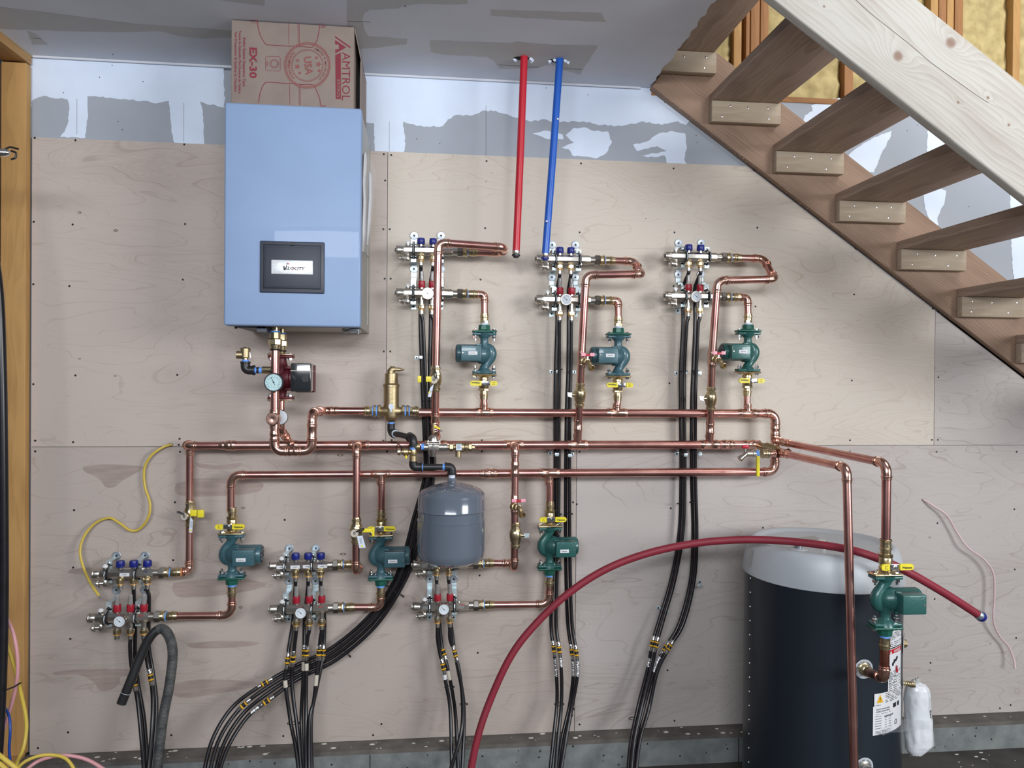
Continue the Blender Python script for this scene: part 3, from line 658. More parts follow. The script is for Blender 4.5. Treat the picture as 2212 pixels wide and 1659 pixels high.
text("Vaso D'expansion de Syst\u00e8me de Chaudi\u00e8re",body,zp(272,738),.0118,mt='card_ink',bold=.02,sx=1.0,**kw)
text('AMTROL',body,zp(1585,915),.041,mt='card_ink',bold=0,sx=1.06,**kw)
mb=MB()
mb.sheet([zp(1462,660),zp(1528,630),zp(1530,930),zp(1530,1184),zp(1467,1184)],0)
mb.sheet([zp(1458,428),zp(1650,565),zp(1632,572),zp(1462,452)],0)
mb.sheet([zp(1460,478),zp(1592,566),zp(1462,640),zp(1462,590),zp(1505,588),zp(1505,535),zp(1460,530)],0)
for s in [[(535,240),(540,330),(570,430),(610,500),(640,532),(700,540),(900,552),(910,558),(930,550),(1020,552),(1035,560),(1050,552),(1150,566),(1190,560),(1235,500),(1262,400),(1275,295)],
          [(547,1232),(560,1130),(590,1040),(620,995),(650,983),(760,988),(905,1000),(915,992),(935,998),(1030,1006),(1045,1010),(1170,1010),(1210,1030),(1250,1110),(1278,1190),(1284,1262)]]:
    mb.ribbon([zp(*a)+V((0,-.0002,0)) for a in catmull([V((a,b,0)) for a,b in s],3) for a in [(a.x,a.y)]],.0022,(0,-1,0))
for a,b in [((906,270),(908,530)),((1014,275),(1022,550)),((1030,275),(1036,550)),((915,1015),(920,1250)),((1030,1030),(1030,1258)),((1044,1030),(1046,1258))]: mb.ribbon([zp(*a),zp(*b)],.0014,(0,-1,0))
for s in [[(640,672),(795,678),(804,690),(804,838),(792,850),(640,844),(630,832),(630,686)],[(1268,300),(1342,300),(1342,330),(1270,328)],[(445,240),(470,272),(505,275),(525,286),(530,245)],[(1285,1260),(1350,1262),(1350,1275),(1285,1275)]]:
    mb.ribbon([zp(*a) for a in s],.0012,(0,-1,0),closed=True)
for y_ in (305,312,320): mb.ribbon([zp(1290,y_),zp(1342,y_)],.0009,(0,-1,0))
for rr in (38,52): mb.ribbon([zp(733+rr*math.cos(t),762+rr*math.sin(t)) for t in [k*math.pi/10 for k in range(20)]],.0012,(0,-1,0),closed=True)
mb.build('print','card_ink',body,flat=True)
mb=MB(); c=(1128,782)
def cir(r,w): mb.ribbon([zp(c[0]+r*math.cos(t),c[1]+r*math.sin(t)) for t in [k*math.pi/24 for k in range(48)]],w,(0,-1,0),closed=True)
cir(252,.0022); cir(190,.0018); cir(178,.0008); cir(268,.0030)
for k in range(64):
    t=k*math.pi/32; mb.ribbon([zp(c[0]+275*math.cos(t),c[1]+275*math.sin(t)),zp(c[0]+284*math.cos(t),c[1]+284*math.sin(t))],.0022,(0,-1,0))
def star(x,y,r): mb.sheet([zp(x+(r if k%2==0 else r*.42)*math.cos(k*math.pi/5),y+(r if k%2==0 else r*.42)*math.sin(k*math.pi/5)) for k in range(10)])
for s in [(1012,722,26),(1010,797,40),(1038,872,26),(1238,690,26),(1262,768,40),(1270,845,26)]: star(*s)
for k in range(7):
    for sgn,t0 in ((1,-2.4),(-1,2.4)):
        t=t0+sgn*k*(-.115); mb.sph(zp(c[0]+222*math.cos(t),c[1]+222*math.sin(t)),.0045,(1,.06,.6),n=8)
mb.v=[v+V((0,-.0004,0)) for v in mb.v]
mb.build('seal','card_ink_light',body,flat=True)
text('USA',body,zp(1135,782)+V((0,-.0006,0)),.036,right=(.12,0,-1),up=(1,0,.12),mt='card_ink_light',bold=.02,sx=.98)
for s,t0,dt in (('COMMITTED TO AMERICAN QUALITY',-1.15,.072),('AMTROL INC.',3.4,-.075)):
    for k,chh in enumerate(s):
        if chh==' ': continue
        t=t0+dt*k; r_=V((-math.sin(t),0,-math.cos(t)))*(1 if dt>0 else -1); u_=V((math.cos(t),0,-math.sin(t)))*(1 if dt>0 else -1)
        text(chh,body,zp(c[0]+220*math.cos(t),c[1]+220*math.sin(t))+V((0,-.0006,0)),.0095,right=r_,up=u_,mt='card_ink_light',bold=.01)
text('EXTROL',body,zp(1500,1060)+V((0,-.0006,0)),.0155,right=DN,up=RT,mt='cardboard',bold=.0,sx=1.15)
text('InSight',body,zp(652,762),.0075,right=DN,up=RT,mt='card_ink')
# ------------------------------------------------------------ boiler piping
R1,R2,R3=.0175,.0143,.0160
xa=P(594,800,.32).x
def atx(x,py,d):  # point at world x, image row py, depth d
    p=P(931,py,d); return V((x,-d,P(594,py,d).z))
A_top=V((xa,-.32,bz0+.004))
za=P(594,975,.32).z; zb=P(674,893,.32).z; xb=P(674,930,.32).x
ptsA=[V((xa,-.32,P(594,738,.32).z)),V((xa,-.32,za)),V((xb,-.32,za)),V((xb,-.32,zb)),V((xb,-.10,zb)),V((P(808,889,.10).x,-.10,zb))]
run('copper_pipe','copper pipe looping in a U under the boiler then right to the air separator','pipe',ptsA,R2+.001,.030,'copper pipe runs',
    tees=[(V((xb,-.32,(za+zb)/2)),(0,0,1),None),(V((xa,-.32,za+.055)),(0,0,1),None,dict(L=.022)),(V(((xa+xb)/2,-.32,za)),(1,0,0),None,dict(L=.022)),(V((xb+.05,-.10,zb)),(1,0,0),None,dict(L=.022))])
def union(x,y,label,tape=True):
    u=thing('pipe_union',label,'fitting',(x,y,bz0),'brass unions under the boiler')
    MB().cyl((x,y,bz0-.014),(x,y,bz0+.006),.0165,n=24).build('nipple','brass',u)
    if tape: MB().lathe((x,y,bz0-.0165),(0,0,1),[(0,.018),(.003,.0186),(.005,.017)],n=24).build('sealing_tape','blue_tape',u)
    MB().ccyl((x,y,bz0-.041),(x,y,bz0-.016),.0195,.002,n=8).build('upper_nut','brass',u,flat=True)
    MB().ccyl((x,y,bz0-.064),(x,y,bz0-.040),.0245,.003,n=8,rot=.2).build('union_nut','brass',u,flat=True)
    MB().lathe((x,y,bz0-.080),(0,0,1),[(0,.0165),(.004,.0175),(.017,.019)],n=24).build('tail','brass',u)
    MB().tor((x,y,bz0-.080),(0,0,1),.0165,.003).build('seal_ring','black_plastic',u)
union(xa,-.32,'front brass union under the boiler at the head of the U pipe')
xr=xa; yr=-.205
union(xr+.0,yr,'rear brass union under the boiler above the red pump')
# gauge, relief valve
g=thing('pressure_gauge','round black rimmed pressure gauge with pale aqua dial below the boiler','gauge',P(591,826,.355))
def gauge(root,c,r,dialm,rimm,ticks=10,needle=2.4,th=.014,ax=(0,-1,0)):
    c=V(c); MB().lathe(c+V((0,th,0)),(0,-1,0),[(0,r*.9),(.002,r),(th,r),(th+.002,r*.96),(th+.002,r*.86),(th-.001,r*.85)],n=36,cap=(1,0)).build('case',rimm,root)
    d=MB(); d.lathe(c+V((0,-.0002,0)),(0,-1,0),[(0,r*.87),(.0004,r*.87)],n=36); d.build('dial',dialm,root)
    k=MB(); 
    for i in range(ticks):
        t=math.radians(225-270*i/(ticks-1)); u=V((math.cos(t),0,math.sin(t))); k.ribbon([c+V((0,-.0008,0))+u*r*.62,c+V((0,-.0008,0))+u*r*.74],r*.035,(0,-1,0))
    arc=[c+V((0,-.0008,0))+V((math.cos(t),0,math.sin(t)))*r*.56 for t in [math.radians(225-270*i/24) for i in range(25)]]; k.ribbon(arc,r*.02,(0,-1,0))
    u=V((math.cos(needle),0,math.sin(needle))); k.ribbon([c+V((0,-.0012,0))-u*r*.3,c+V((0,-.0012,0))+u*r*.6],r*.06,(0,-1,0)); k.lathe(c+V((0,-.0006,0)),(0,-1,0),[(0,r*.09),(.001,r*.08)],n=12)
    k.build('scale','ink',root,flat=True)
gauge(g,P(591,826,.355),.0345,'dial_aqua','black_plastic',12,2.0,.016)
c=V((xa,-.32,P(594,826,.32).z)); MB().cyl(c,(P(591,826,.355).x,-.338,P(591,826,.355).z),.008,n=12).build('stem','brass',g)
rv=thing('relief_valve','brass pressure relief valve on a black elbow left of the boiler pipes','valve',P(530,790,.32))
zr=P(575,800,.32).z; ex=P(530,790,.32).x
MB().cyl((P(567,800,.32).x,-.32,zr),(xa,-.32,zr),.0135,n=8).build('brass_adapter','brass',rv,flat=True)
MB().tor((P(588,800,.32).x,-.32,zr),(1,0,0),.0115,.003).build('seal_ring','black_plastic',rv)
MB().cyl((P(549,800,.32).x,-.32,zr),(P(567,800,.32).x,-.32,zr),.0112,n=16,mi=0).build('taped_nipple','blue_tape',rv)
MB().cyl((P(555,800,.32).x,-.32,zr),(P(560,800,.32).x,-.32,zr),.0118,n=16).build('nipple_band','black_iron',rv)
path,_=fillet([V((P(549,800,.32).x,-.32,zr)),V((ex,-.32,zr)),V((ex,-.32,P(530,782,.32).z))],.028)
mb=MB().tube(path,.0165,n=18); mb.ccyl((P(551,800,.32).x,-.32,zr),(P(546,800,.32).x,-.32,zr),.0185,.001); mb.ccyl((ex,-.32,P(530,785,.32).z),(ex,-.32,P(530,781,.32).z),.0185,.001); mb.build('elbow','black_iron',rv)
z1=P(530,781,.32).z
MB().cyl((ex,-.32,z1),(ex,-.32,z1+.007),.0125,n=16).build('sealing_tape','blue_tape',rv)
mb=MB().lathe((ex,-.32,z1+.007),(0,0,1),[(0,.010),(.006,.010),(.008,.0165),(.040,.0175),(.043,.014)],n=24); mb.cyl((ex-.03,-.32,z1+.024),(ex,-.32,z1+.024),.0145,n=20); mb.build('body','bronze',rv)
MB().tube([V((ex-.02,-.325,z1+.047)),V((ex,-.325,z1+.051)),V((ex+.014,-.325,z1+.047)),V((ex+.017,-.325,z1+.03)),V((ex+.018,-.325,z1+.014))],.0014,n=6).build('lift_lever','chrome',rv)
MB().cyl((ex,-.32,z1+.040),(ex,-.32,z1+.047),.008,n=16).build('cap','zinc_dull',rv)
# capped tees facing out
ce=thing('cap_end','round copper cap facing out on the pipe below the pressure gauge','fitting',P(596,905,.35)); q=P(596,905,.35)
MB().lathe((xa,-.31,q.z),(0,-1,0),[(0,.022),(.034,.0235),(.042,.024),(.047,.0235),(.050,.0205),(.0505,.006),(.049,.0)],n=30,cap=(1,0)).build('cap','copper_fit',ce)
MB().cyl((xa,-.32,q.z+.033),(xa,-.32,q.z-.036),R2*1.3,n=22).build('tee','copper_fit',ce)
ce=thing('temperature_gauge','round gauge seen edge on behind the copper cap below the boiler','gauge',(xr+.004,yr-.05,q.z)); MB().lathe((xr+.006,yr-.02,q.z+.001),(0,-1,0),[(0,.024),(.020,.0285),(.026,.029),(.028,.027)],n=30).build('case','nickel_dark',ce)
MB().lathe((xr+.006,yr-.0485,q.z+.001),(0,-1,0),[(0,.0265),(.0005,.0262)],n=30).build('dial','dial',ce)
# red boiler pump on the rear pipe
rp=thing('circulator_pump','maroon cast iron circulator with square black control box behind the boiler pipe','pump',(xr,yr,P(612,830,.2).z))
zt=P(612,768,.2).z; zbm=P(612,862,.2).z; zc=(zt+zbm)/2
mb=MB()
for z,s in ((zt,-1),(zbm,1)):
    mb.box((xr-.045,yr-.03,z),(xr+.045,yr+.03,z+s*.010),0,ch=.003)
mb.lathe((xr,yr,zbm),(0,0,1),[(0,.022),(.012,.018),(.04,.024),(zc-zbm-.02,.040),(zc-zbm+.02,.040),(zt-zbm-.04,.024),(zt-zbm-.012,.018),(zt-zbm,.022)],n=24)
mb.lathe((xr,yr,zc-.004),(1,0,0),[(-.02,.02),(0,.043),(.02,.046),(.034,.046),(.036,.040),(.075,.040),(.078,.044),(.086,.044)],n=28)
for sx,szz in ((1,1),(1,-1)): mb.box((xr+.018,yr-.036,zc-.004+szz*.035),(xr+.05,yr-.022,zc-.004+szz*.046),0,ch=.002)
mb.build('body','pump_red',rp)
xa2=P(628,820,.27).x; xb2=P(672,820,.27).x; zA=P(650,785,.27).z; zB=P(650,846,.27).z
mb=MB().box((xa2,-.275,zB),(xb2,-.20,zA),0,ch=.004); mb.build('control_box','pump_box',rp)
mb=MB().box((xa2+.005,-.205,zB-.004),(xb2+.001,-.16,zA-.004),0,ch=.004); mb.build('rear_housing','pump_red',rp)
MB().box((xa2-.001,-.2765,P(650,801,.27).z-.0012),(xb2+.001,-.20,P(650,801,.27).z+.0012)).build('band','paper_cream',rp)
cx_=P(658,817,.275); mb=MB().prism([cx_+V((.014,-.001,.014)),cx_+V((.014,-.001,-.012)),cx_+V((-.004,-.001,-.014)),cx_+V((-.013,-.001,.001)),cx_+V((-.002,-.001,.012))],(0,-.0015,0)); mb.lathe(cx_+V((0,-.002,0)),(0,-1,0),[(0,.009),(.003,.008)],n=3,mi=0); mb.build('speed_dial','ink',rp)
for z in (zt,zbm):
    s=1 if z==zt else -1
    MB().box((xr-.046,yr-.031,z),(xr+.046,yr+.031,z+s*.006),0,ch=.002).build('flange','brass',rp)
    mb=MB()
    for sx in (-.036,.036): mb.cyl((xr+sx,yr-.02,z-s*.022),(xr+sx,yr-.02,z+s*.010),.0045,n=8); mb.cyl((xr+sx,yr-.02,z-s*.016),(xr+sx,yr-.02,z-s*.010),.008,n=6)
    mb.build('bolts','chrome',rp,flat=True)
mb=MB(); mb.lathe((xr,yr,zt),(0,0,1),[(0,.018),(.012,.015),(.018,.0175),(.026,.0175)],n=24); mb.build('adapter','brass',rp)
zl1=P(500,962,.10).z
run('copper_pipe','short copper stub between the rear boiler union and the red pump','pipe',[V((xr,yr,bz0-.07)),V((xr,yr,zt+.015))],R2-.001,.02,'copper pipe runs',elb=False)
zj=P(630,962,.10).z
run('copper_pipe','copper drop from the maroon pump curving into the middle header','pipe',[V((xr,yr,zbm-.005)),V((xr,yr,zj+.065)),V((xr+.006,-.115,zj+.03)),V((xr+.02,-.10,zj))],R2-.001,.03,'copper pipe runs')
# ------------------------------------------------------------ headers
zH1=P(1200,892,.10).z; zH2=zj; zH3=P(1200,1022,.10).z
def hx(px,d=.10): return P(px,900,d).x
xE=hx(1675)
br=(0,0,1)
run('copper_pipe','top copper header from the air separator to the right hand turn','pipe',[V((hx(905),-.10,zH1)),V((xE,-.10,zH1)),V((xE,-.10,zH3)),V((hx(1062),-.10,zH3))],R1,.034,'copper pipe runs',
 tees=[(V((hx(1045),-.10,zH1)),(1,0,0),(0,0,1),dict(L=.038,r2=R2,Lb=.042)),(V((hx(1332),-.10,zH1)),(1,0,0),(0,0,1),dict(L=.044,r2=R2,Lb=.042)),(V((hx(1615),-.10,zH1)),(1,0,0),(0,0,1),dict(L=.044,r2=R2,Lb=.042)),
       (V((xE,-.10,zH1-.075)),(0,0,1),None,dict(L=.026)),(V((xE,-.10,P(1675,952,.10).z)),(0,0,1),(0,-1,0),dict(L=.03,r2=R2,Lb=.05)),
       (V((hx(1187),-.10,zH3)),(1,0,0),(0,0,-1),dict(L=.042,r2=R2,Lb=.05)),(V((hx(1062),-.10,zH3)),(1,0,0),None,dict(L=.026)),(V((hx(1656),-.10,zH1)),(1,0,0),None,dict(L=.02))])
run('copper_pipe','thinner copper pipe continuing the bottom header left to the leftmost pump','pipe',[V((hx(1064),-.10,zH3)),V((hx(500),-.10,zH3)),V((hx(500),-.10,P(500,1104,.10).z))],R2+.0005,.034,'copper pipe runs',
 tees=[(V((hx(824),-.10,zH3)),(1,0,0),(0,0,-1),dict(L=.040,Lb=.046)),(V((hx(1046),-.10,zH3)),(1,0,0),None,dict(L=.018))])
run('copper_pipe','middle copper header passing behind the feed valve','pipe',[V((hx(500),-.10,zH2)),V((hx(1642),-.10,zH2))],R1,.03,'copper pipe runs',
 tees=[(V((hx(776),-.10,zH2)),(1,0,0),(0,-1,0),dict(L=.042,r2=R2,Lb=.05)),(V((hx(942),-.10,zH2)),(1,0,0),(0,-1,0),dict(L=.045,r2=R2,Lb=.045)),(V((hx(1109),-.10,zH2)),(1,0,0),(0,-1,0),dict(L=.042,r2=R2,Lb=.05)),
       (V((hx(1248),-.10,zH2)),(1,0,0),(0,0,1),dict(L=.042,r2=R2,Lb=.05)),(V((hx(1533),-.10,zH2)),(1,0,0),(0,0,1),dict(L=.042,r2=R2,Lb=.05)),(V((hx(615),-.10,zH2)),(1,0,0),None,dict(L=.055)),(V((hx(500),-.10,zH2)),(1,0,0),None,dict(L=.02)),
       (V((hx(1572),-.10,zH2)),(1,0,0),None,dict(L=.026)),(V((hx(1620),-.10,zH2)),(1,0,0),None,dict(L=.03))])
run('copper_pipe','left end of the middle header turning down to the leftmost manifold','pipe',[V((hx(498),-.10,zH2)),V((hx(402),-.10,zH2)),V((hx(402),-.052,zH2)),V((hx(402),-.052,P(410,1236,.07).z)),V((P(389,1236,.09).x,-.09,P(389,1236,.09).z))],R2,.022,'copper pipe runs',
 tees=[(V((hx(486),-.10,zH2)),(1,0,0),None,dict(L=.02))])
# ------------------------------------------------------------ air separator
sx_=P(845,889,.10).x; zS=zb; 
sp=thing('air_separator','tall bronze air separator with a spout cap and white tag','air separator',(sx_,-.10,zS))
def zz(py,d=.12): return P(845,py,d).z
o0=V((sx_,-.10,zS))
def rel(py): return (P(845,py,.10).z-zS)
mb=MB().lathe(o0,(0,0,1),[(rel(911),.016),(rel(908),.022),(rel(904),.026),(rel(898),.029),(rel(880),.030),(rel(836),.0305),(rel(835),.0335),(rel(832),.0335),(rel(830),.0315),(rel(828),.026),(rel(807),.0255),(rel(806),.022)],n=32)
for s in (-1,1): mb.lathe(o0,(s,0,0),[(0,.028),(.018,.026),(.034,.018),(.044,.0165)],n=24); mb.lathe(o0,(s,0,0),[(.042,.0235),(.044,.025),(.052,.025),(.054,.0235)],n=8)
mb.build('body','bronze',sp)
q=o0+V((0,-.0,rel(806))); mb=MB(); pth,_=fillet([q,q+V((.001,0,.012)),q+V((.035,0,.012))],.008); mb.tube([q,q+V((-.001,0,.008)),q+V((.004,0,.017)),q+V((.014,0,.0165))],[.018,.017,.013,.010],n=16); mb.cyl(q+V((.010,0,.0155)),q+V((.036,0,.0145)),.0085,.0075,n=14); mb.ccyl(q+V((.036,0,.0145)),q+V((.046,0,.014)),.0055,.001,n=10); mb.cyl(q+V((.046,0,.014)),q+V((.052,0,.014)),.0025,n=8); mb.build('vent_spout','bronze',sp)
t=P(845,880,.136); mb=MB().prism([t+V((.0105*math.cos(a),0,.0105*math.sin(a)+.004)) for a in [math.radians(k) for k in range(-30,211,20)]]+[t+V((-.003,0,-.012)),t+V((-.0035,0,-.019)),t+V((.0035,0,-.019)),t+V((.003,0,-.012))],(0,-.001,0)); mb.build('tag','white_tape',sp)
for s in (-1,1):
    MB().cyl(o0+V((s*.054,0,0)),o0+V((s*.060,0,0)),.0215,n=24).build('sealing_tape','blue_tape',sp)
    MB().ccyl(o0+V((s*.060,0,0)),o0+V((s*.070,0,0)),.0245,.002,n=8).build('bushing','bronze',sp,flat=True)
    MB().cyl(o0+V((s*.070,0,0)),o0+V((s*.0745,0,0)),.0205,n=24).build('sealing_tape','blue_tape',sp)
    mb=MB().lathe(o0,(s,0,0),[(.0745,.0185),(.084,.0185)],n=8); mb.lathe(o0,(s,0,0),[(.084,.0175),(.088,.019),(.094,.0185),(.097,.0215),(.100,.0215),(.103,.0185),(.108,.0178)],n=22); mb.build('press_adapter','brass',sp)
# ------------------------------------------------------------ black iron branch, feed valve
bi=thing('iron_pipe','black iron pipe stepping from the air separator down to the feed valve','pipe',P(846,918,.10),'black iron pipe pieces')
e1=V((sx_,-.10,P(846,935,.10).z)); e2=P(893,946,.27)
z2=e2.z
MB().cyl((sx_,-.10,P(845,911,.10).z),(sx_,-.10,P(845,916,.10).z),.0125,n=18).build('sealing_tape','blue_tape',bi)
dirn=(e2-e1).normalized()
pth,_=fillet([V((sx_,-.10,P(845,915,.10).z)),e1,e1+dirn*.035],.020); mb=MB().tube(pth,.0155,n=18); mb.ccyl(pth[-1]-dirn*.008,pth[-1],.0185,.0015); mb.build('elbow','black_iron',bi)
MB().cyl(e1+dirn*.035,e1+dirn*.039,.0150,n=18).build('sealing_tape','white_tape',bi)
MB().cyl(e1+dirn*.03,e2-dirn*.03,.0112,n=18).build('nipple','black_iron',bi)
pth,_=fillet([e2-dirn*.034,e2,e2+V((0,0,-.034))],.022); mb=MB().tube(pth,.0155,n=18); mb.ccyl(pth[0],pth[0]+dirn*.008,.0185,.0015); mb.ccyl(pth[-1]+V((0,0,.008)),pth[-1],.0190,.0015); mb.build('elbow','black_iron',bi)
xF=e2.x; yF=-.27
MB().cyl((xF,yF,e2.z-.034),(xF,yF,e2.z-.044),.0130,n=18).build('sealing_tape','blue_tape',bi)
fv=thing('feed_valve','brass boiler feed assembly with purge cap, bell shaped regulator and backflow preventer','valve',P(893,965,.27))
zf=P(893,965,.27).z; zt_=e2.z-.042; zb_=P(893,996,.27).z
mb=MB().lathe((xF,yF,zb_),(0,0,1),[(0,.0145),(.020,.0145),(.022,.0125),(.028,.0145),(zt_-zb_-.004,.0135),(zt_-zb_,.0125)],n=22)
mb.cyl((xF,yF,zf),(P(907,965,.27).x,yF,zf),.0125,.0155,n=20); zpv=P(893,976,.27).z
mb.lathe((xF,yF,zpv),(-1,0,0),[(.008,.010),(.016,.009),(.020,.0155),(.036,.0155),(.038,.011),(.044,.010)],n=20); mb.build('purge_tee','bronze',fv)
MB().lathe((P(863,976,.27).x+.004,yF,zpv),(-1,0,0),[(0,.0125),(.002,.0135),(.010,.0135),(.012,.010)],n=14).build('hose_cap','brass',fv,flat=True)
MB().tube(catmull([P(868,974,.27),P(866,964,.28),P(860,960,.28),P(855,966,.28),P(857,975,.28)]),.0017,n=8).build('strap','black_plastic',fv)
MB().tube([P(877,984,.285),P(877,990,.285)],.0045,n=10).build('yellow_stem','yellow',fv)
xx=lambda px:P(px,966,.27).x
MB().cyl((xx(910),yF,zf),(xx(917),yF,zf),.0125,n=18).build('sealing_tape','blue_tape',fv)
zq=P(935,955,.27).z; xR=xx(936.5)
mb=MB(); mb.box((xx(925),yF-.018,zf-.013),(xx(948),yF+.018,zf+.016),0,ch=.002); mb.cyl((xx(916),yF,zf-.002),(xx(966),yF,zf-.002),.0135,n=18); mb.lathe((xx(935),yF,zf-.012),(0,0,-1),[(0,.0175),(.010,.016),(.026,.010)],n=20)
mb.lathe((xR,yF,zq-.004),(0,0,1),[(.004,.0205),(.016,.0195),(.024,.0165),(.030,.0115),(.032,.007)],n=28)
mb.box((xR-.027,yF-.026,zq-.0065),(xR+.027,yF+.026,zq-.0015),0,ch=.0015); mb.box((xR-.025,yF-.024,zq),(xR+.025,yF+.024,zq+.0045),0,ch=.0015); mb.cyl((xR,yF,zq-.006),(xR,yF,zf),.019,n=20)
for s in (-1,1): mb.cyl((xR+s*.022,yF-.020,zq-.009),(xR+s*.022,yF-.020,zq+.009),.0038,n=8)
mb.build('regulator','nickel',fv)
a=P(935,968,.29); mb=MB().ribbon([a+V((.006,-.002,.003)),a+V((-.004,-.002,.003)),a+V((-.004,-.002,.006)),a+V((-.010,-.002,0)),a+V((-.004,-.002,-.006)),a+V((-.004,-.002,-.003)),a+V((.006,-.002,-.003))],.0010,(0,-1,0),closed=True); mb.build('flow_arrow','ink',fv)
zz2=P(937,933,.27).z; MB().cyl((xR,yF,zz2-.006),(xR,yF,P(937,914,.27).z),.0040,.0045,n=12).build('adjusting_screw','brass',fv)
MB().prism([V((xR+.002,yF-.004,P(937,918,.27).z)),V((xR+.026,yF-.004,P(937,924.5,.27).z)),V((xR+.024,yF-.004,P(937,928,.27).z)),V((xR+.0,yF-.004,P(937,922,.27).z))],(0,.001,0)).build('yellow_tag','yellow',fv)
MB().tube([V((xR+.004,yF-.003,P(937,931,.27).z)),V((xR+.034,yF-.003,P(937,931,.27).z))],.0012,n=6).build('tie_tail','ink_blue',fv)
mb=MB(); zk=zf-.002
for a_,b_,r_,n_ in [(964,976,.009,14),(971,979,.0165,6),(979,984,.011,14),(984,1003,.0185,24),(1003,1006,.014,24),(1006,1008,.0225,24),(1008,1012,.014,18),(1012,1019,.0165,6),(1019,1026,.010,8)]:
    mb.ccyl((xx(a_),yF,zk),(xx(b_),yF,zk),r_,.001,n=n_,rot=.3)
mb.cyl((xx(990),yF,zk),(xx(990),yF,zk-.037),.0115,n=18); mb.build('backflow_preventer','bronze',fv)
MB().box((xx(985),yF-.0195,zk-.010),(xx(997),yF-.0187,zk+.014)).build('paper_tag','white_tape',fv)
mb=MB(); 
for k in range(4): mb.box((xx(987),yF-.0199,zk+.010-k*.005),(xx(995-(k%2)*2),yF-.0196,zk+.0115-k*.005))
mb.build('tag_print','ink',fv)
# lower iron piece to the tank
TX=P(976,1035,.27).x
b2i=thing('iron_pipe','black iron pipe stepping from the feed valve over to the top of the grey tank','pipe',P(895,1005,.27),'black iron pipe pieces')
zlo=P(893,1009,.27).z; zv=P(978,1025,.27).z
pth,_=fillet([V((xF,yF,zb_-.001)),V((xF,yF,zlo)),V((P(912,1010,.27).x,yF,zlo))],.022); mb=MB().tube(pth,.0160,n=18); mb.ccyl(pth[-1]-V((.006,0,0)),pth[-1],.0190,.0015); mb.build('elbow','black_iron',b2i)
MB().cyl((P(910,1010,.27).x,yF,zlo),(P(965,1010,.27).x,yF,zlo),.0118,n=18).build('nipple','black_iron',b2i)
MB().cyl((P(908,1010,.27).x,yF,zlo),(P(914,1010,.27).x,yF,zlo),.0138,n=18).build('sealing_tape','blue_tape',b2i)
MB().cyl((P(956,1010,.27).x,yF,zlo),(P(961,1010,.27).x,yF,zlo),.0130,n=18).build('sealing_tape','blue_tape',b2i)
pth,_=fillet([V((P(961,1010,.27).x,yF,zlo)),V((TX,yF,zlo)),V((TX,yF,zv))],.022); mb=MB().tube(pth,.0160,n=18); mb.ccyl(pth[0],pth[0]+V((.006,0,0)),.0190,.0015); mb.ccyl(pth[-1]+V((0,0,.006)),pth[-1],.0190,.0015); mb.build('elbow','black_iron',b2i)
# expansion tank
zT=P(976,1045,.27).z; eT=thing('expansion_tank','glossy slate grey expansion tank hanging below the black iron elbow','tank',(TX,yF,P(976,1225,.27).z))
ra=(P(1049.5,1130,.27).x-P(903.5,1130,.27).x)/2; zt1=P(976,1041,.27).z; zbt=P(976,1221,.27).z
Hh=zt1-zbt
pr=[(0,.0),(.002,.05),(.012,.09),(.028,ra*.92),(.045,ra*.99),(.06,ra),(Hh*.545,ra),(Hh*.548,ra+.0016),(Hh*.556,ra+.0016),(Hh*.56,ra-.003),(Hh*.60,ra-.003),(Hh*.66,ra-.002),(Hh*.672,ra+.001),(Hh*.685,ra-.001),(Hh*.82,ra-.002),(Hh*.86,ra*.975),(Hh*.90,ra*.89),(Hh*.95,ra*.62),(Hh*.985,ra*.30),(Hh,.018)]
MB().lathe((TX,yF,zbt),(0,0,1),pr,n=64,cap=(0,1)).build('vessel','tank_grey',eT,ang=28)
MB().lathe((TX,yF,zt1-.004),(0,0,1),[(0,.0165),(.006,.015),(.008,.018),(.018,.018),(.020,.0125),(.024,.0125)],n=8).build('neck','tank_grey',eT,flat=True)
MB().cyl((TX,yF,zt1+.016),(TX,yF,zv+.001),.0128,n=18).build('sealing_tape','white_tape',eT)
MB().cyl((TX,yF,zbt-.010),(TX,yF,zbt+.004),.007,n=12).build('air_valve_cap','white_plastic',eT)
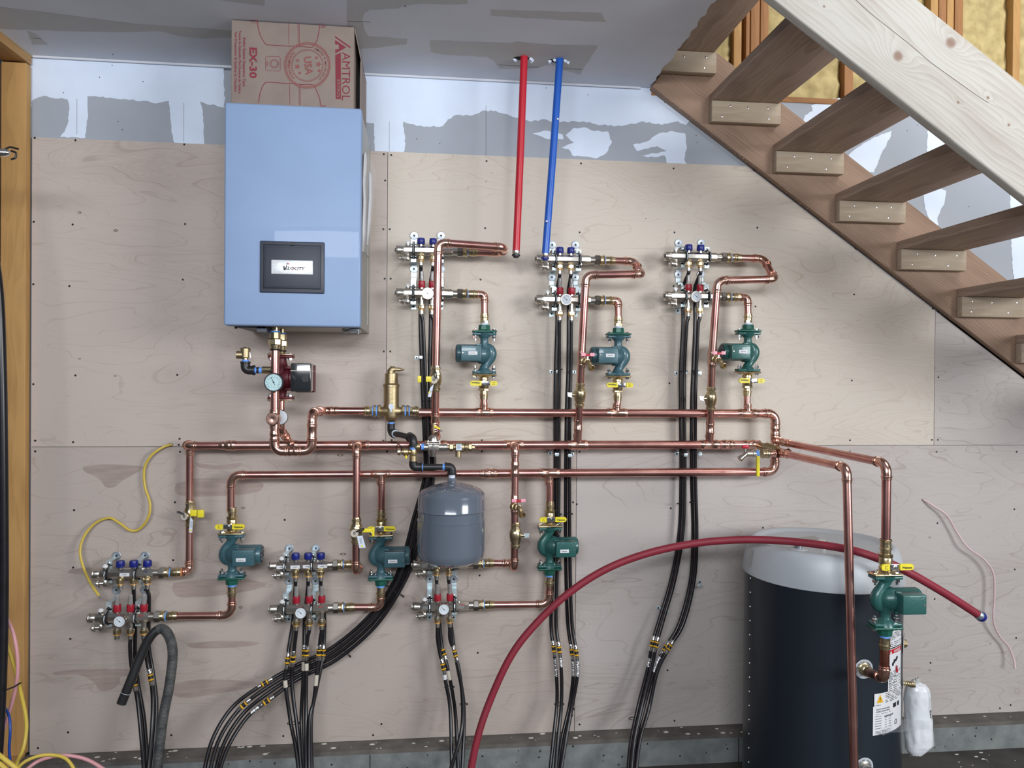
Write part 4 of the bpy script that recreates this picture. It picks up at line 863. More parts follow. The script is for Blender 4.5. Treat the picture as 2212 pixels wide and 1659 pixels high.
# ------------------------------------------------------------ circulators with flanged isolation valves
def circ(px,py,d,flip,mt,label,vlabel,big=None,gap=0):
    o=P(px,py,d); s=-1 if flip else 1
    M=Matrix(((s,0,0,o.x),(0,1,0,o.y),(0,0,s,o.z),(0,0,0,1)))
    r=thing('circulator_pump',label,'pump',o,'green circulator pumps')
    mb=MB(M)
    for z in (.077,-.077):
        e=1 if z>0 else -1
        mb.box((-.048,-.024,z-.0055),(.048,.024,z+.0055),0,ch=.004); mb.lathe((0,0,z-e*.016),(0,0,e),[(0,.019),(.008,.026),(.0215,.031)],n=26)
    mb.lathe((0,0,.014),(0,0,1),[(0,.024),(.016,.0185),(.034,.016),(.050,.0175),(.060,.023)],n=22)
    mb.lathe((-.026,0,-.004),(1,0,0),[(0,.037),(.004,.0400),(.016,.0400),(.022,.0365),(.030,.034),(.040,.028),(.050,.015)],n=30)
    mb.tube(catmull([(.010,0,.030),(.024,0,.020),(.031,0,.000),(.027,0,-.022),(.012,0,-.044),(.002,0,-.058),(0,0,-.070)],3),[.012,.0135,.0155,.0175,.019,.020,.0205,.020,.0195,.0185,.0175,.0165,.016,.0165,.0175,.0185,.020,.0215,.023][:19],n=16)
    for z in (-.036,.028): mb.box((-.034,-.038,z),(-.014,-.022,z+.009),0,ch=.002)
    mb.build('body',mt,r)
    mb=MB(M); mb.lathe((-.022,0,-.002),(-1,0,0),[(0,.036),(.003,.0375),(.086,.0375),(.091,.0355),(.0925,.032)],n=32); mo=mb.build('motor',mt,r)
    mb=MB(M); mb.lathe((-.1146,0,-.002),(-1,0,0),[(0,.0325),(.001,.0315)],n=28,mi=0)
    mb.build('vent_grille','black_plastic',mo)
    mb=MB(M)
    for k in range(8):
        t=k*math.pi/4; c=V((-.1160,.021*math.cos(t),-.002+.021*math.sin(t))); mb.tor(c,(1,0,0),.0045,.0007,n=10,k=4)
    mb.build('vent_slots','zinc_dull',mo)
    mb=MB(M); mb.box((-.098,-.070,-.034),(-.016,-.012,.029),0,ch=.004); cb_=mb.build('control_box',mt,r)
    mb=MB(M); mb.lathe((-.090,-.0695,-.001),(0,-1,0),[(0,.0036),(.0012,.003)],n=10); mb.build('screw','nickel_dark',cb_)
    if big!='none':
        mb=MB(M); zc_=-.002 if not flip else .004; mb.box((-.068,-.0712,-.0075+zc_),(-.032,-.0698,.0065+zc_),0,ch=.0006); lb=mb.build('label','paper',cb_)
        mb=MB(M); 
        for k in range(7): mb.box((-.060+k*.003,-.0716,-.0012+zc_),(-.0578+k*.003,-.0712,.0008+zc_))
        mb.build('label_print','ink',lb)
    mb=MB(M)
    for z in (.077,-.077):
        e=1 if z>0 else -1
        for x in (-.038,.038):
            mb.cyl((x,-.004,z-e*.026),(x,-.004,z+e*.022),.0042,n=8); mb.cyl((x,-.004,z-e*.0175),(x,-.004,z-e*.0085),.0088,n=6); mb.cyl((x,-.004,z+e*.013),(x,-.004,z+e*.020),.0088,n=6)
    mb.build('bolts','chrome',r,flat=True)
    mb=MB(M); mb.box((-.050,-.026,.084),(.050,.026,.092),0,ch=.003); mb.lathe((0,0,.09),(0,0,1),[(0,.031),(.004,.029),(.006,.0255),(.024,.0235),(.025,.018)],n=8,rot=.2); mb.build('threaded_flange','flange_green',r)
    mb=MB(M); mb.lathe((0,0,.115),(0,0,1),[(0,.0155),(.008,.0165),(.009,.015)],n=20); mb.build('sealing_tape','white_tape' if not flip else 'blue_tape',r)
    # press adapter
    mb=MB(M); mb.lathe((0,0,.122),(0,0,1),[(0,.0175),(.010,.0175)],n=8); mb.lathe((0,0,.132),(0,0,1),[(0,.0165),(.012,.017),(.015,.0195),(.018,.0195),(.020,.017),(.030,.0165)],n=22); mb.build('press_adapter','brass',r)
    # isolation valve at the curved end
    v=thing('isolation_valve',vlabel,'valve',M@V((0,0,-.12)),'flanged isolation valves')
    mb=MB(M); mb.box((-.050,-.026,-.091),(.050,.026,-.083),0,ch=.004); mb.lathe((0,0,-.090),(0,0,-1),[(0,.032),(.005,.027),(.008,.020),(.012,.0215),(.018,.0215),(.020,.019),(.026,.020),(.048,.0215),(.052,.0195),(.054,.0205)],n=26)
    mb.lathe((0,0,-.142),(0,0,-1),[(0,.021),(.002,.0225),(.010,.0225),(.012,.019)],n=8)
    mb.lathe((0,0,-.153),(0,0,-1),[(0,.0160),(.010,.0165),(.013,.0165),(.015,.0195),(.018,.0195),(.020,.017),(.034,.0165)],n=22); mb.build('body','brass',v)
    mb=MB(M); mb.cyl((0,-.018,-.122),(0,-.052,-.122),.006,n=12); mb.build('stem','brass',v)
    mb=MB(M); mb.box((-.016,-.054,-.131),(.020,-.051,-.113),0,ch=.001); mb.cyl((0,-.050,-.122),(0,-.0565,-.122),.0062,n=6); mb.cyl((0,-.0565,-.122),(0,-.060,-.122),.0035,n=10); mb.build('lever_plate','chrome',v)
    def grip(x0,x1,nm):
        mb=MB(M); R_=.0098; e=1 if x1>x0 else -1
        pts=[(x0,-.0495,-.122-R_),(x0,-.0495,-.122+R_)]+[(x1-e*R_+e*R_*math.cos(t),-.0495,-.122+R_*math.sin(t)) for t in [math.pi/2-k*math.pi/8 for k in range(9)]]
        mb.prism(pts,(0,-.008,0)); return mb.build(nm,'yellow',v)
    g=grip(-.014,-.060,'long_grip'); g2=grip(.022,.050,'short_grip')
    rr=V((-s,0,0)); uu=V((0,0,-s))
    text('Webstone',g,M@V((-.037,-.0580,-.1205)),.0098,right=rr,up=uu,mt='ink',bold=.035,sx=.80)
    mb=MB(M); mb.ribbon([M.inverted()@(M@V((.040,-.0578,-.116))),V((.036,-.0578,-.119)),V((.036,-.0578,-.125)),V((.040,-.0578,-.128))],.0016,(0,-1,0))
    for z in (-.1175,-.1265): mb.box((.0285,-.0580,z-.0008),(.033,-.0577,z+.0008))
    mb.build('open_close_mark','ink',g2)
    return o,M
C1,_=circ(1046,763,.10,False,'pump_teal','blue green circulator pump below the top left manifold','yellow handled valve under the first upper pump')
C2,_=circ(1335,768,.10,False,'pump_teal','blue green circulator pump below the top middle manifold, beside a red drain tap','yellow handled valve under the middle upper pump')
C3,_=circ(1615,760,.10,False,'pump_green','dark green circulator pump below the top right manifold','yellow handled valve under the right upper pump')
C4,_=circ(501.5,1199,.10,True,'pump_teal','blue green circulator pump at lower left between the first two lower manifolds','yellow handled valve above the leftmost lower pump')
C5,_=circ(823,1202,.10,True,'pump_teal','blue green circulator pump left of the grey expansion tank','yellow handled valve above the pump left of the expansion tank')
C6,_=circ(1187,1181,.10,True,'pump_green','dark green circulator pump right of the grey expansion tank','yellow handled valve above the pump right of the expansion tank')
C7,M7=circ(1912,1296,.82,True,'pump_green','green circulator pump in front of the big water tank','yellow handled valve on the pipe in front of the water tank',big='none')
def vrun(x,za,zb,y,label,r=R2,**k): return run('copper_pipe',label,'pipe',[V((x,y,za)),V((x,y,zb))],r,.02,'copper pipe runs',elb=False,**k)
vrun(C1.x,C1.z-.175,zH1+.03,-.10,'short copper stub joining the first upper pump valve to the top header')
vrun(C2.x,C2.z-.175,zH1+.03,-.10,'short copper stub joining the middle upper pump valve to the top header')
vrun(C3.x,C3.z-.175,zH1+.03,-.10,'short copper stub joining the right upper pump valve to the top header')
vrun(C5.x,C5.z+.178,zH3-.03,-.10,'copper drop from the bottom header to the pump left of the expansion tank')
vrun(C6.x,C6.z+.178,zH3-.03,-.10,'copper drop from the bottom header to the pump right of the expansion tank')
# ------------------------------------------------------------ manifolds
def manifold(label,top,bot,tp,bp_,brx,bry,gp,capped=(),labels=0,arrows=False,printed=True,drain='up'):
    t=P(*top,.09); b=P(*bot,.09)
    r=thing('heating_manifold',label,'manifold',((t.x+b.x)/2+.13,-.09,(t.z+b.z)/2),'underfloor heating manifolds')
    ports=[]
    for o,nm in ((t,'return_bar'),(b,'supply_bar')):
        mb=MB(); mb.cyl(o,o+V((.007,0,0)),.0095,n=6); mb.lathe(o,(1,0,0),[(.005,.017),(.007,.0195),(.010,.0205),(.012,.0190),(.028,.0190),(.034,.017)],n=26)
        mb.lathe(o,(1,0,0),[(.032,.0165),(.038,.0195),(.225,.0195),(.232,.0165)],n=8,rot=math.pi/8)
        mb.lathe(o,(1,0,0),[(.230,.0160),(.255,.0158)],n=24)
        for zz_ in (1,-1):
            mb.lathe(o+V((.19,-.004,zz_*.016)),(0,0,zz_),[(0,.009),(.006,.008)],n=12)
        bar=mb.build(nm,'nickel',r,ang=25)
        MB().ccyl(o+V((.250,0,0)),o+V((.272,0,0)),.0225,.0025,n=6,rot=.0).build('union_nut','nickel_dark' if o is t else 'nickel_dark',bar,flat=True)
        mb=MB(); mb.lathe(o,(1,0,0),[(.272,.020),(.284,.0195),(.286,.0185)],n=24); mb.ccyl(o+V((.285,0,0)),o+V((.292,0,0)),.0235,.002,n=8); mb.lathe(o,(1,0,0),[(.292,.0165),(.300,.0165),(.303,.018),(.314,.0175),(.317,.0198),(.320,.0198),(.322,.0175),(.335,.0165)],n=24); mb.build('brass_adapter','brass',bar)
        MB().cyl(o+V((.291,0,0)),o+V((.295,0,0)),.0186,n=22).build('sealing_tape','blue_tape',bar)
        # air vent above, drain cock below
        mb=MB(); q=o+V((.052,-.004,.016)); mb.lathe(q,(0,0,1),[(0,.008),(.006,.0095),(.009,.0095)],n=14); mb.build('vent_base','nickel',bar)
        mb=MB(); mb.lathe(q,(0,0,1),[(.009,.0085),(.011,.0105),(.016,.0105),(.019,.007),(.022,.005)],n=16); mb.build('vent_cap','white_plastic',bar)
        mb=MB(); q=o+V((.052,-.004,-.016)); mb.lathe(q,(0,0,-1),[(0,.0095),(.006,.0085),(.010,.0105),(.026,.0105),(.031,.007)],n=18)
        a=q+V((-.004,-.006,-.018)); mb.lathe(a,(-1,-.25,0),[(0,.008),(.012,.0075),(.014,.011),(.016,.0125),(.023,.0125),(.025,.010),(.026,.005),(.031,.004)],n=16); dr=mb.build('drain_cock','nickel',bar)
        MB().tor(a+V((-.018,-.005,-.003)),(1,.25,.5),.0125,.0013,n=20,k=5).build('cap_chain','nickel_dark',dr)
    for i,px in enumerate(tp):
        x=P(px,top[1]+10,.09).x; c=V((x,-.09,t.z))
        vb=MB().lathe(c,(0,0,1),[(.016,.010),(.022,.010),(.023,.008),(.026,.008)],n=14).build('valve_stem','nickel',r)
        mb=MB(); n=24; rs=[]
        for zz_,rr in ((.0255,.0145),(.027,.0160),(.044,.0158),(.0500,.0140),(.0508,.0100)):
            rs.append([c+V((rr*(1 if k%2 else .955)*math.cos(k*2*math.pi/n),rr*(1 if k%2 else .955)*math.sin(k*2*math.pi/n),zz_)) for k in range(n)])
        mb.rings(rs).build('valve_cap','blue_cap',r,ang=50)
        mb=MB(); mb.lathe(c,(0,0,-1),[(.015,.009),(.024,.010)],n=16); mb.lathe(c,(0,0,-1),[(.022,.0135),(.024,.0155),(.036,.0155),(.038,.012)],n=10); pn=mb.build('port_nut','brass',r)
        MB().tor(c+V((0,0,-.0425)),(0,0,1),.0105,.0018,n=20,k=6).build('gasket_ring','orange_ring',pn)
        MB().lathe(c,(0,0,-1),[(.038,.009),(.042,.009),(.046,.0105),(.052,.0095),(.060,.0100),(.061,.007)],n=16).build('ferrule','nickel',pn)
        ports.append(c+V((0,0,-.058)))
    for i,px in enumerate(bp_):
        x=P(px,bot[1]-10,.09).x; c=V((x,-.09,b.z))
        mb=MB(); n=20; rs=[]
        MB().lathe(c,(0,0,1),[(.016,.010),(.024,.010)],n=14).build('meter_stem','nickel',r)
        for zz_,rr in ((.0225,.0130),(.024,.0142),(.046,.0142),(.050,.0135)):
            rs.append([c+V((rr*(1 if k%2 else .96)*math.cos(k*2*math.pi/n),rr*(1 if k%2 else .96)*math.sin(k*2*math.pi/n),zz_)) for k in range(n)])
        fm=mb.rings(rs).build('flow_meter','red_cap',r,ang=50)
        MB().lathe(c,(0,0,1),[(.050,.0085),(.053,.0088),(.084,.0082),(.088,.0085),(.090,.006)],n=16).build('sight_glass','glass',fm)
        mb=MB(); mb.cyl(c+V((0,0,.05)),c+V((0,0,.082)),.0022,n=8)
        for k in range(7): mb.tor(c+V((0,0,.055+k*.004)),(0,0,1),.0084,.0004,n=12,k=4)
        mb.build('scale','nickel_dark',fm)
        mb=MB(); mb.lathe(c,(0,0,-1),[(.015,.0095),(.042,.0085),(.043,.0125),(.048,.0125)],n=16); mb.build('port_stub','nickel',r)
        mb=MB(); mb.lathe(c,(0,0,-1),[(.048,.0135),(.050,.0158),(.061,.0158),(.063,.012)],n=10); pn=mb.build('port_nut','brass',r)
        MB().tor(c+V((0,0,-.0665)),(0,0,1),.0105,.0018,n=20,k=6).build('gasket_ring','orange_ring',pn)
        MB().lathe(c,(0,0,-1),[(.062,.009),(.066,.009),(.070,.0105),(.076,.0095),(.084,.0100),(.085,.007)],n=16).build('ferrule','nickel',pn)
        ports.append(c+V((0,0,-.082)))
    # brackets
    for i,px in enumerate(brx):
        z1=P(px,bry[0],.004).z; z2=P(px,bry[1],.004).z; z3=P(px,bry[2],.004).z; x=P(px,bry[0],.004).x; w=.0105
        def strip(za,zb,y): return (x-w,-y-.002,za),(x+w,-y,zb)
        mb=MB(); tt=t.z; bb=b.z
        mb.box(*strip(tt+.026,tt+.046,.070)); mb.box((x-w,-.07,tt+.044),(x+w,-.002,tt+.0465)); mb.box(*strip(z1-.012,tt+.0465,.001)) if z1>tt+.04 else None
        mb.box(*strip(tt-.040,tt-.022,.070)); mb.box((x-w,-.07,tt-.0425),(x+w,-.002,tt-.040)); mb.box(*strip(z2-.035,tt-.040,.001))
        mb.box((x-w,-.03,z2-.038),(x+w,-.0,z2-.0355)); mb.box(*strip(bb+.055,z2-.036,.028)); mb.box((x-w,-.07,bb+.053),(x+w,-.028,bb+.0555))
        mb.box(*strip(bb+.024,bb+.0555,.070)); mb.box(*strip(bb-.040,bb-.022,.070)); mb.box((x-w,-.07,bb-.0425),(x+w,-.002,bb-.040)); mb.box(*strip(z3-.012,bb-.040,.001))
        mb.box((x-w,-.072,tt-.03),(x+w,-.068,tt+.03)); mb.box((x-w,-.072,bb-.03),(x+w,-.068,bb+.03))
        br=mb.build('bracket','zinc',r,flat=True)
        for z in (z1,z2):
            mb=MB().lathe((x,-.003,z),(0,-1,0),[(0,.0168),(.0012,.0168),(.002,.0155),(.0012,.006),(.001,.004)],n=28); mb.build('washer','zinc_dull' ,br)
            MB().lathe((x,-.004,z),(0,-1,0),[(0,.0042),(.0022,.0038),(.0025,.001)],n=10).build('screw','screw',br)
        MB().lathe((x,-.003,z3),(0,-1,0),[(0,.0042),(.001,.0040)],n=10).build('screw','screw',br)
        for zc_ in (tt,bb):
            mb=MB(); mb.tube([V((x,-.072,zc_-.028)),V((x,-.085,zc_-.026)),V((x,-.110,zc_-.012)),V((x,-.114,zc_)),V((x,-.110,zc_+.012)),V((x,-.085,zc_+.026)),V((x,-.074,zc_+.032))],.0052,n=8); cl=mb.build('rubber_clamp','black_plastic',br)
            mb=MB(); mb.tube([V((x,-.076,zc_-.030)),V((x,-.088,zc_-.0295)),V((x,-.1145,zc_-.013)),V((x,-.119,zc_)),V((x,-.1145,zc_+.013)),V((x,-.088,zc_+.0295))],.0016,n=6); mb.build('clamp_band','zinc',cl)
            MB().lathe((x,-.072,zc_+.036),(0,-1,0),[(0,.0055),(.003,.005),(.004,.002)],n=12).build('clamp_screw','chrome',br)
    g=P(gp[0],gp[1],.125); gd=gauge_thing=MB()
    gg=thing('thermometer','tmp','gauge',g)
    gauge(gg,g,.0235,'dial','nickel',9,2.4,.012)
    MB().cyl(g+V((0,.004,0)),(g.x,-.09,b.z+.0),.006,n=10).build('stem','nickel',gg)
    y=-.1112
    if labels:
        for (px,py,w,tx) in labels:
            p=P(px,py,.112); bar=[c for c in r.children if c.name.startswith('return_bar')][0]
            lb=MB().box((p.x-w/2,-.1090,p.z-.0065),(p.x+w/2,-.1080,p.z+.0065)).build('bar_label','paper',bar)
            mb=MB(); 
            for k in range(5): mb.box((p.x-.007+k*.003,-.1094,p.z-.001),(p.x-.005+k*.003,-.1090,p.z+.0012))
            mb.build('label_print','ink',lb)
    else:
        for o,nm in ((t,'return_bar'),(b,'supply_bar')):
            bar=[c for c in r.children if c.name.startswith(nm)][0]
            for (xa_,xb_) in ((.045,.066),(.085,.120),(.178,.215)) if o is t else ((.045,.066),(.185,.212)):
                MB().box((o.x+xa_,-.1084,o.z-.006),(o.x+xb_,-.1078,o.z+.006)).build('bar_sticker','film',bar)
    for o,c_,sg,nm in ((t,'ink_blue',1,'return_bar'),(b,'ink_red',-1,'supply_bar')):
        bar=[c for c in r.children if c.name.startswith(nm)][0]; xc=o.x+(.205); p=V((xc,-.1088,o.z+.010))
        if arrows: MB().sheet([p+V((-sg*.010,0,.001)),p+V((sg*.003,0,.001)),p+V((sg*.003,0,.0028)),p+V((sg*.010,0,0)),p+V((sg*.003,0,-.0028)),p+V((sg*.003,0,-.001)),p+V((-sg*.010,0,-.001))]).build('flow_arrow',c_,bar)
    return dict(root=r,ports=ports,te=t+V((.333,0,0)),be=b+V((.333,0,0)),gauge=gg,t=t,b=b)
m1=manifold('top left steel manifold with two blue caps, beneath the red pipe',(853,540),(853,632.5),[909.5,935.5],[911,933.5],[894.6,952.8],(509,581,662),(924,634))
m2=manifold('top middle steel manifold, partly behind the end of the blue pipe',(1155,559),(1155,646.5),[1209,1233],[1209.5,1234.6],[1193,1243.5],(529,599,678),(1223.4,647))
m3=manifold('top right steel manifold under the stairs',(1433,553),(1432,639),[1487.5,1513],[1487,1512],[1466,1515],(525,593,671.6),(1504.5,640.4))
m4=manifold('lower left steel manifold with three blue caps beside the yellow cable',(197.5,1240),(188,1335.5),[260,289,318.5],[253,282,311],[251.6,313.3],(1200.7,1274.6,1345),(258,1342.5),labels=[(268,1242,.036,'')],arrows=True)
m5=manifold('lower middle steel manifold with white zone labels and three blue caps',(579.5,1223),(580.5,1316.4),[638.3,665.7,693],[640,668,695],[625,682,],(1185,1255,1338),(649.4,1324.3),labels=[(607,1226,.036,''),(637,1225.5,.036,''),(664,1224.5,.036,''),(696,1224,.036,'')],arrows=True)
m6=manifold('lower right steel manifold partly hidden by the grey expansion tank',(888,1220),(889,1311),[943.3,969.5],[945.3,971.8],[929,981],(1186,1251,1334),(958.9,1316.4),arrows=True)
for g,l in ((m1,'round thermometer on the lower bar of the top left manifold'),(m2,'round thermometer with tilted dial on the top middle manifold'),(m3,'round thermometer on the lower bar of the top right manifold'),(m4,'round thermometer on the lower left manifold'),(m5,'round thermometer on the lower middle manifold'),(m6,'round thermometer below the grey expansion tank')):
    g['gauge']['label']=l; g['gauge']['group']='manifold thermometers'
G='copper pipe runs'
def D(v,x=None,y=None,z=None): return V((v.x if x is None else x,v.y if y is None else y,v.z if z is None else z))
# supply drops: manifold lower bar to upper pumps
for mm,c,l in ((m1,C1,'top left'),(m2,C2,'top middle'),(m3,C3,'top right')):
    e=mm['be']; run('copper_pipe','copper elbow piece from the %s manifold down into its pump'%l,'pipe',[e,V((c.x,-.095,e.z)),V((c.x,-.10,c.z+.150))],R2,.036,G)
for mm,c,l in ((m4,C4,'lower left'),(m5,C5,'lower middle'),(m6,C6,'lower right')):
    e=mm['be']; run('copper_pipe','copper elbow piece from the %s manifold up into its pump'%l,'pipe',[e,V((c.x,-.10,e.z)),V((c.x,-.10,c.z-.150))],R2,.034,G)
# return risers
def riser(mm,label,px1,front,down,tees=(),skip=()):
    e=mm['te']; x=P(px1,front[0][1],.09).x
    return run('copper_pipe',label,'pipe',[e,V((x,e.y,e.z))]+[P(*f) for f in front]+[P(*q) for q in down],R2+.0008,.030,G,tees=tees)
e=m1['te']; x=P(1084,546,.09).x; 
run('copper_pipe','copper riser folding back over the top left manifold and down past its pump','pipe',[e,V((x,-.09,e.z)),V((x,-.185,e.z+.006)),P(947,524,.215),P(941,820,.185),P(940,905,.165),V((hx(942),-.145,zH2+.05)),V((hx(942),-.10,zH2))],R2+.0008,.026,G)
e=m2['te']; x=P(1372,565,.09).x; zz_=P(1390,592,.2).z
run('copper_pipe','copper riser from the top middle manifold with a red drain tap','pipe',[e,V((x,-.09,e.z)),V((x,-.155,zz_+.01)),V((x-.002,-.20,zz_)),P(1266,594,.205),P(1256,775,.18),P(1248,962,.10)],R2+.0008,.030,G,
    tees=[(P(1256,776,.18),(0,0,1),(1,-.6,0),dict(L=.036,Lb=.026)),(P(1249,918,.12),(0,0,1),None,dict(L=.03))],skip=(1,))
e=m3['te']; x=P(1650,561,.09).x; zz_=P(1666,603,.2).z
run('copper_pipe','copper riser from the top right manifold under the stairs','pipe',[e,V((x,-.09,e.z)),V((x+.002,-.155,zz_+.03)),V((x+.002,-.20,zz_)),P(1550,606,.20),P(1538,775,.17),P(1533,962,.10)],R2+.0008,.030,G,
    tees=[(P(1538,775,.17),(0,0,1),(1,-.6,0),dict(L=.036,Lb=.026)),(P(1534,925,.115),(0,0,1),None,dict(L=.03))],skip=(1,))
e=m5['te']; xq=P(773,1100,.20).x
run('copper_pipe','copper drop from the middle header to the lower middle manifold','pipe',[V((hx(776),-.10,zH2)),V((hx(776),-.195,zH2)),V((hx(776),-.195,e.z-.004)),V((hx(776)+.004,-.12,e.z-.004)),e],R2,.022,G)
e=m6['te']
run('copper_pipe','copper drop with a red tap from the middle header to the lower right manifold','pipe',[V((hx(1109),-.10,zH2)),V((hx(1109),-.175,zH2)),V((hx(1109),-.175,e.z-.002)),V((hx(1109),-.092,e.z-.002)),e],R2,.022,G,
    tees=[(V((hx(1109),-.175,P(1112,1090,.175).z)),(0,0,1),(.3,-1,0),dict(L=.038,Lb=.024)),(V((hx(1109),-.175,P(1112,1013,.175).z)),(0,0,1),None,dict(L=.03)),(V((e.x+.055,-.092,e.z-.001)),(1,0,0),None,dict(L=.02))])
# inline ball valves on the returns
def ballv(px,py,d,label,side,kind='stub',line=None):
    o=P(px,py,d); ax_=V((0,0,1))
    if line:
        a,b=line; ax_=(a-b).normalized(); o=a+(b-a)*((o.z-a.z)/(b.z-a.z))
    v=thing('ball_valve',label,'valve',o,'brass ball valves on the return pipes')
    pr=[(-.052,.0165),(-.046,.0170),(-.043,.0200),(-.039,.0200),(-.036,.0175),(-.026,.0180)]
    mb=MB().lathe(o,ax_,pr+[(-.025,.0215),(-.016,.0225)],n=20); mb.lathe(o,ax_,[(-.018,.0215),(-.008,.0245),(.010,.0245),(.018,.0215)],n=24)
    mb.lathe(o,-ax_,pr+[(-.025,.0205),(-.014,.0215)],n=8); mb.build('body','brass',v)
    if kind=='stub':
        s=side; mb=MB(); mb.cyl(o+V((s*.020,-.004,0)),o+V((s*.036,-.006,0)),.0075,n=12); mb.build('stem','brass',v)
        mb=MB(); mb.box(o+V((s*.034,-.012,-.010)),o+V((s*.044,.002,.009)),0,ch=.001); mb.prism([o+V((s*.036,-.012,-.010)),o+V((s*.052,-.016,-.006)),o+V((s*.054,-.016,.010)),o+V((s*.036,-.012,.009))],(0,.0015,0)); mb.build('lever','zinc',v)
        mb=MB(); mb.tor(o+V((0,-.0245,.002)),(0,1,0),.0065,.0006,n=18,k=4); mb.build('cast_mark','brass',v)
    else:
        f=o+V((side*.010,-.022,-.004)); ax=V((side*.35,-1,0)).normalized()
        mb=MB(); mb.cyl(o,f,.012,n=16); mb.lathe(f,ax,[(0,.013),(.003,.0165),(.010,.0168),(.012,.0155)],n=28); mb.build('purge_port','brass',v)
        MB().lathe(f+ax*.0122,ax,[(0,.0150),(.0008,.0148)],n=28).build('cap_face','paper_cream',v)
        MB().tor(f+ax*.0135,ax,.0036,.0011,n=14,k=5).build('cap_ring','ink',v)
        hs=-1 if side<0 else -1
    return v,o
ballv(1252.3,853,.147,'brass ball valve with a silver stub lever on the second riser',-1,line=(P(1256,775,.18),P(1248,962,.10)))
ballv(1535.8,861,.138,'brass ball valve with a grey labelled lever on the third riser',-1,line=(P(1538,775,.17),P(1533,962,.10)))
ballv(1113.5,1156,.175,'brass ball valve with silver lever right of the expansion tank',1)
def purge(px,py,d,label,side,strap,handle,tagpts,hw,line=None):
    v,o=ballv(px,py,d,label,side,'purge',line=line)
    MB().tube(catmull([P(a,b,d+.045) for a,b in strap],4),.0022,n=8).build('strap','black_plastic',v)
    for (a,b,c,e2,nm) in handle:
        p0=P(a,b,d+.03); p1=P(c,e2,d+.03); MB().box((p0.x,p0.y-.010,p0.z),(p1.x,p0.y+.004,p1.z),0,ch=.0015).build(nm,'yellow',v)
    q=[P(a,b,d+.052) for a,b in tagpts]; mb=MB(); mb.prism(q,(0,.0006,0)); tg=mb.build('paper_tag','white_tape',v)
    c=sum(q,V())/len(q); mb=MB(); u=(q[-1]-q[0]).normalized()
    ax=((q[2]+q[3])/2-(q[0]+q[1])/2) if len(q)>=4 else V((0,0,-.04)); L_=ax.length; ax.normalize(); n_=V((-ax.z,0,ax.x))
    for k in (-.3,0,.3): mb.ribbon([c-ax*L_*.32+n_*k*.010,c+ax*L_*.15+n_*k*.010],.0009,(0,-1,0))
    tr=c+ax*L_*.33
    mb.build('tag_print','ink',tg); MB().sheet([tr+V((0,-.0005,.005)),tr+V((-.0055,-.0005,-.004)),tr+V((.0055,-.0005,-.004))]).build('warning_triangle','yellow',tg)
    return v
purge(942,818,.185,'brass purge valve with white paper tag below the riser of the top left manifold',-.5,[(941,818),(938,808),(940,802),(943,808),(942,818)],[(902,812,910,826,'grip_end'),(920,813,932,825,'grip')],[(937,829),(931,858),(924,857),(929,838)],1,line=(P(941,820,.185),P(940,935,.16)))
purge(411,1110,.055,'brass purge valve with black strap turned left above the lower left manifold',-.9,[(398,1112),(390,1109),(383,1107),(386,1105),(397,1110)],[(412,1101,426,1114,'grip'),(428,1101,441,1117,'grip_end')],[(411,1116),(417,1124),(415,1151),(408,1150)],1)
purge(773,1146,.195,'brass purge valve with warning tag beside the pump left of the expansion tank',-.2,[(769,1149),(778,1144),(786,1141),(783,1146),(771,1149)],[(783,1141,806,1149,'grip'),(804,1138,809,1158,'grip_end')],[(771,1158),(783,1157),(790,1183),(776,1184)],1,line=(V((hx(776),-.195,2)),V((hx(776),-.195,0))))
# red handled drain taps
def tap(px,py,d,label,hc,sc_=1):
    o=P(px,py,d); v=thing('drain_tap',label,'tap',o,'brass drain taps with red T handles')
    n=P(px+12,py+2,d+.05)
    mb=MB(); mb.cyl(o+V((-.012,.012,0)),o,.0135,n=18); mb.lathe(o,(n-o),[(0,.016),(.004,.016),(.006,.012),(.030,.012)],n=18)
    q=o+(n-o).normalized()*.030; mb.tube(catmull([q-V((0,0,0)),q+V((.006,-.008,-.006)),q+V((.010,-.014,-.018)),q+V((.012,-.020,-.026))],3),.009,n=14); mb.lathe(q+V((.011,-.017,-.022)),(.15,-.9,-.45),[(0,.0125),(.004,.0135),(.009,.0135),(.010,.0105),(.006,.009)],n=20,cap=(1,0)); mb.build('body','bronze',v)
    MB().cyl(q+V((0,0,.006)),q+V((0,0,.024)),.0045,n=10).build('stem','nickel',v)
    h=q+V((0,-.002,.026)); mb=MB(); mb.box(h+V((-.010,-.006,-.005)),h+V((.010,.006,.004)),0,ch=.001); mb.build('handle','red_handle',v)
    for s in (-1,1):
        m_=MB().box(h+V((s*.009,-.0065,-.005)),h+V((s*.027,-.002,.0085)),0,ch=.001).build('handle_wing','pink_tag',v)
    return v
tap(1262,780,.20,'brass drain tap with red T handle on the second riser',None)
tap(1545,776,.19,'brass drain tap with red T handle on the dark tee of the third riser',None)
tap(1113,1095,.20,'brass drain tap with red T handle right of the expansion tank',None)
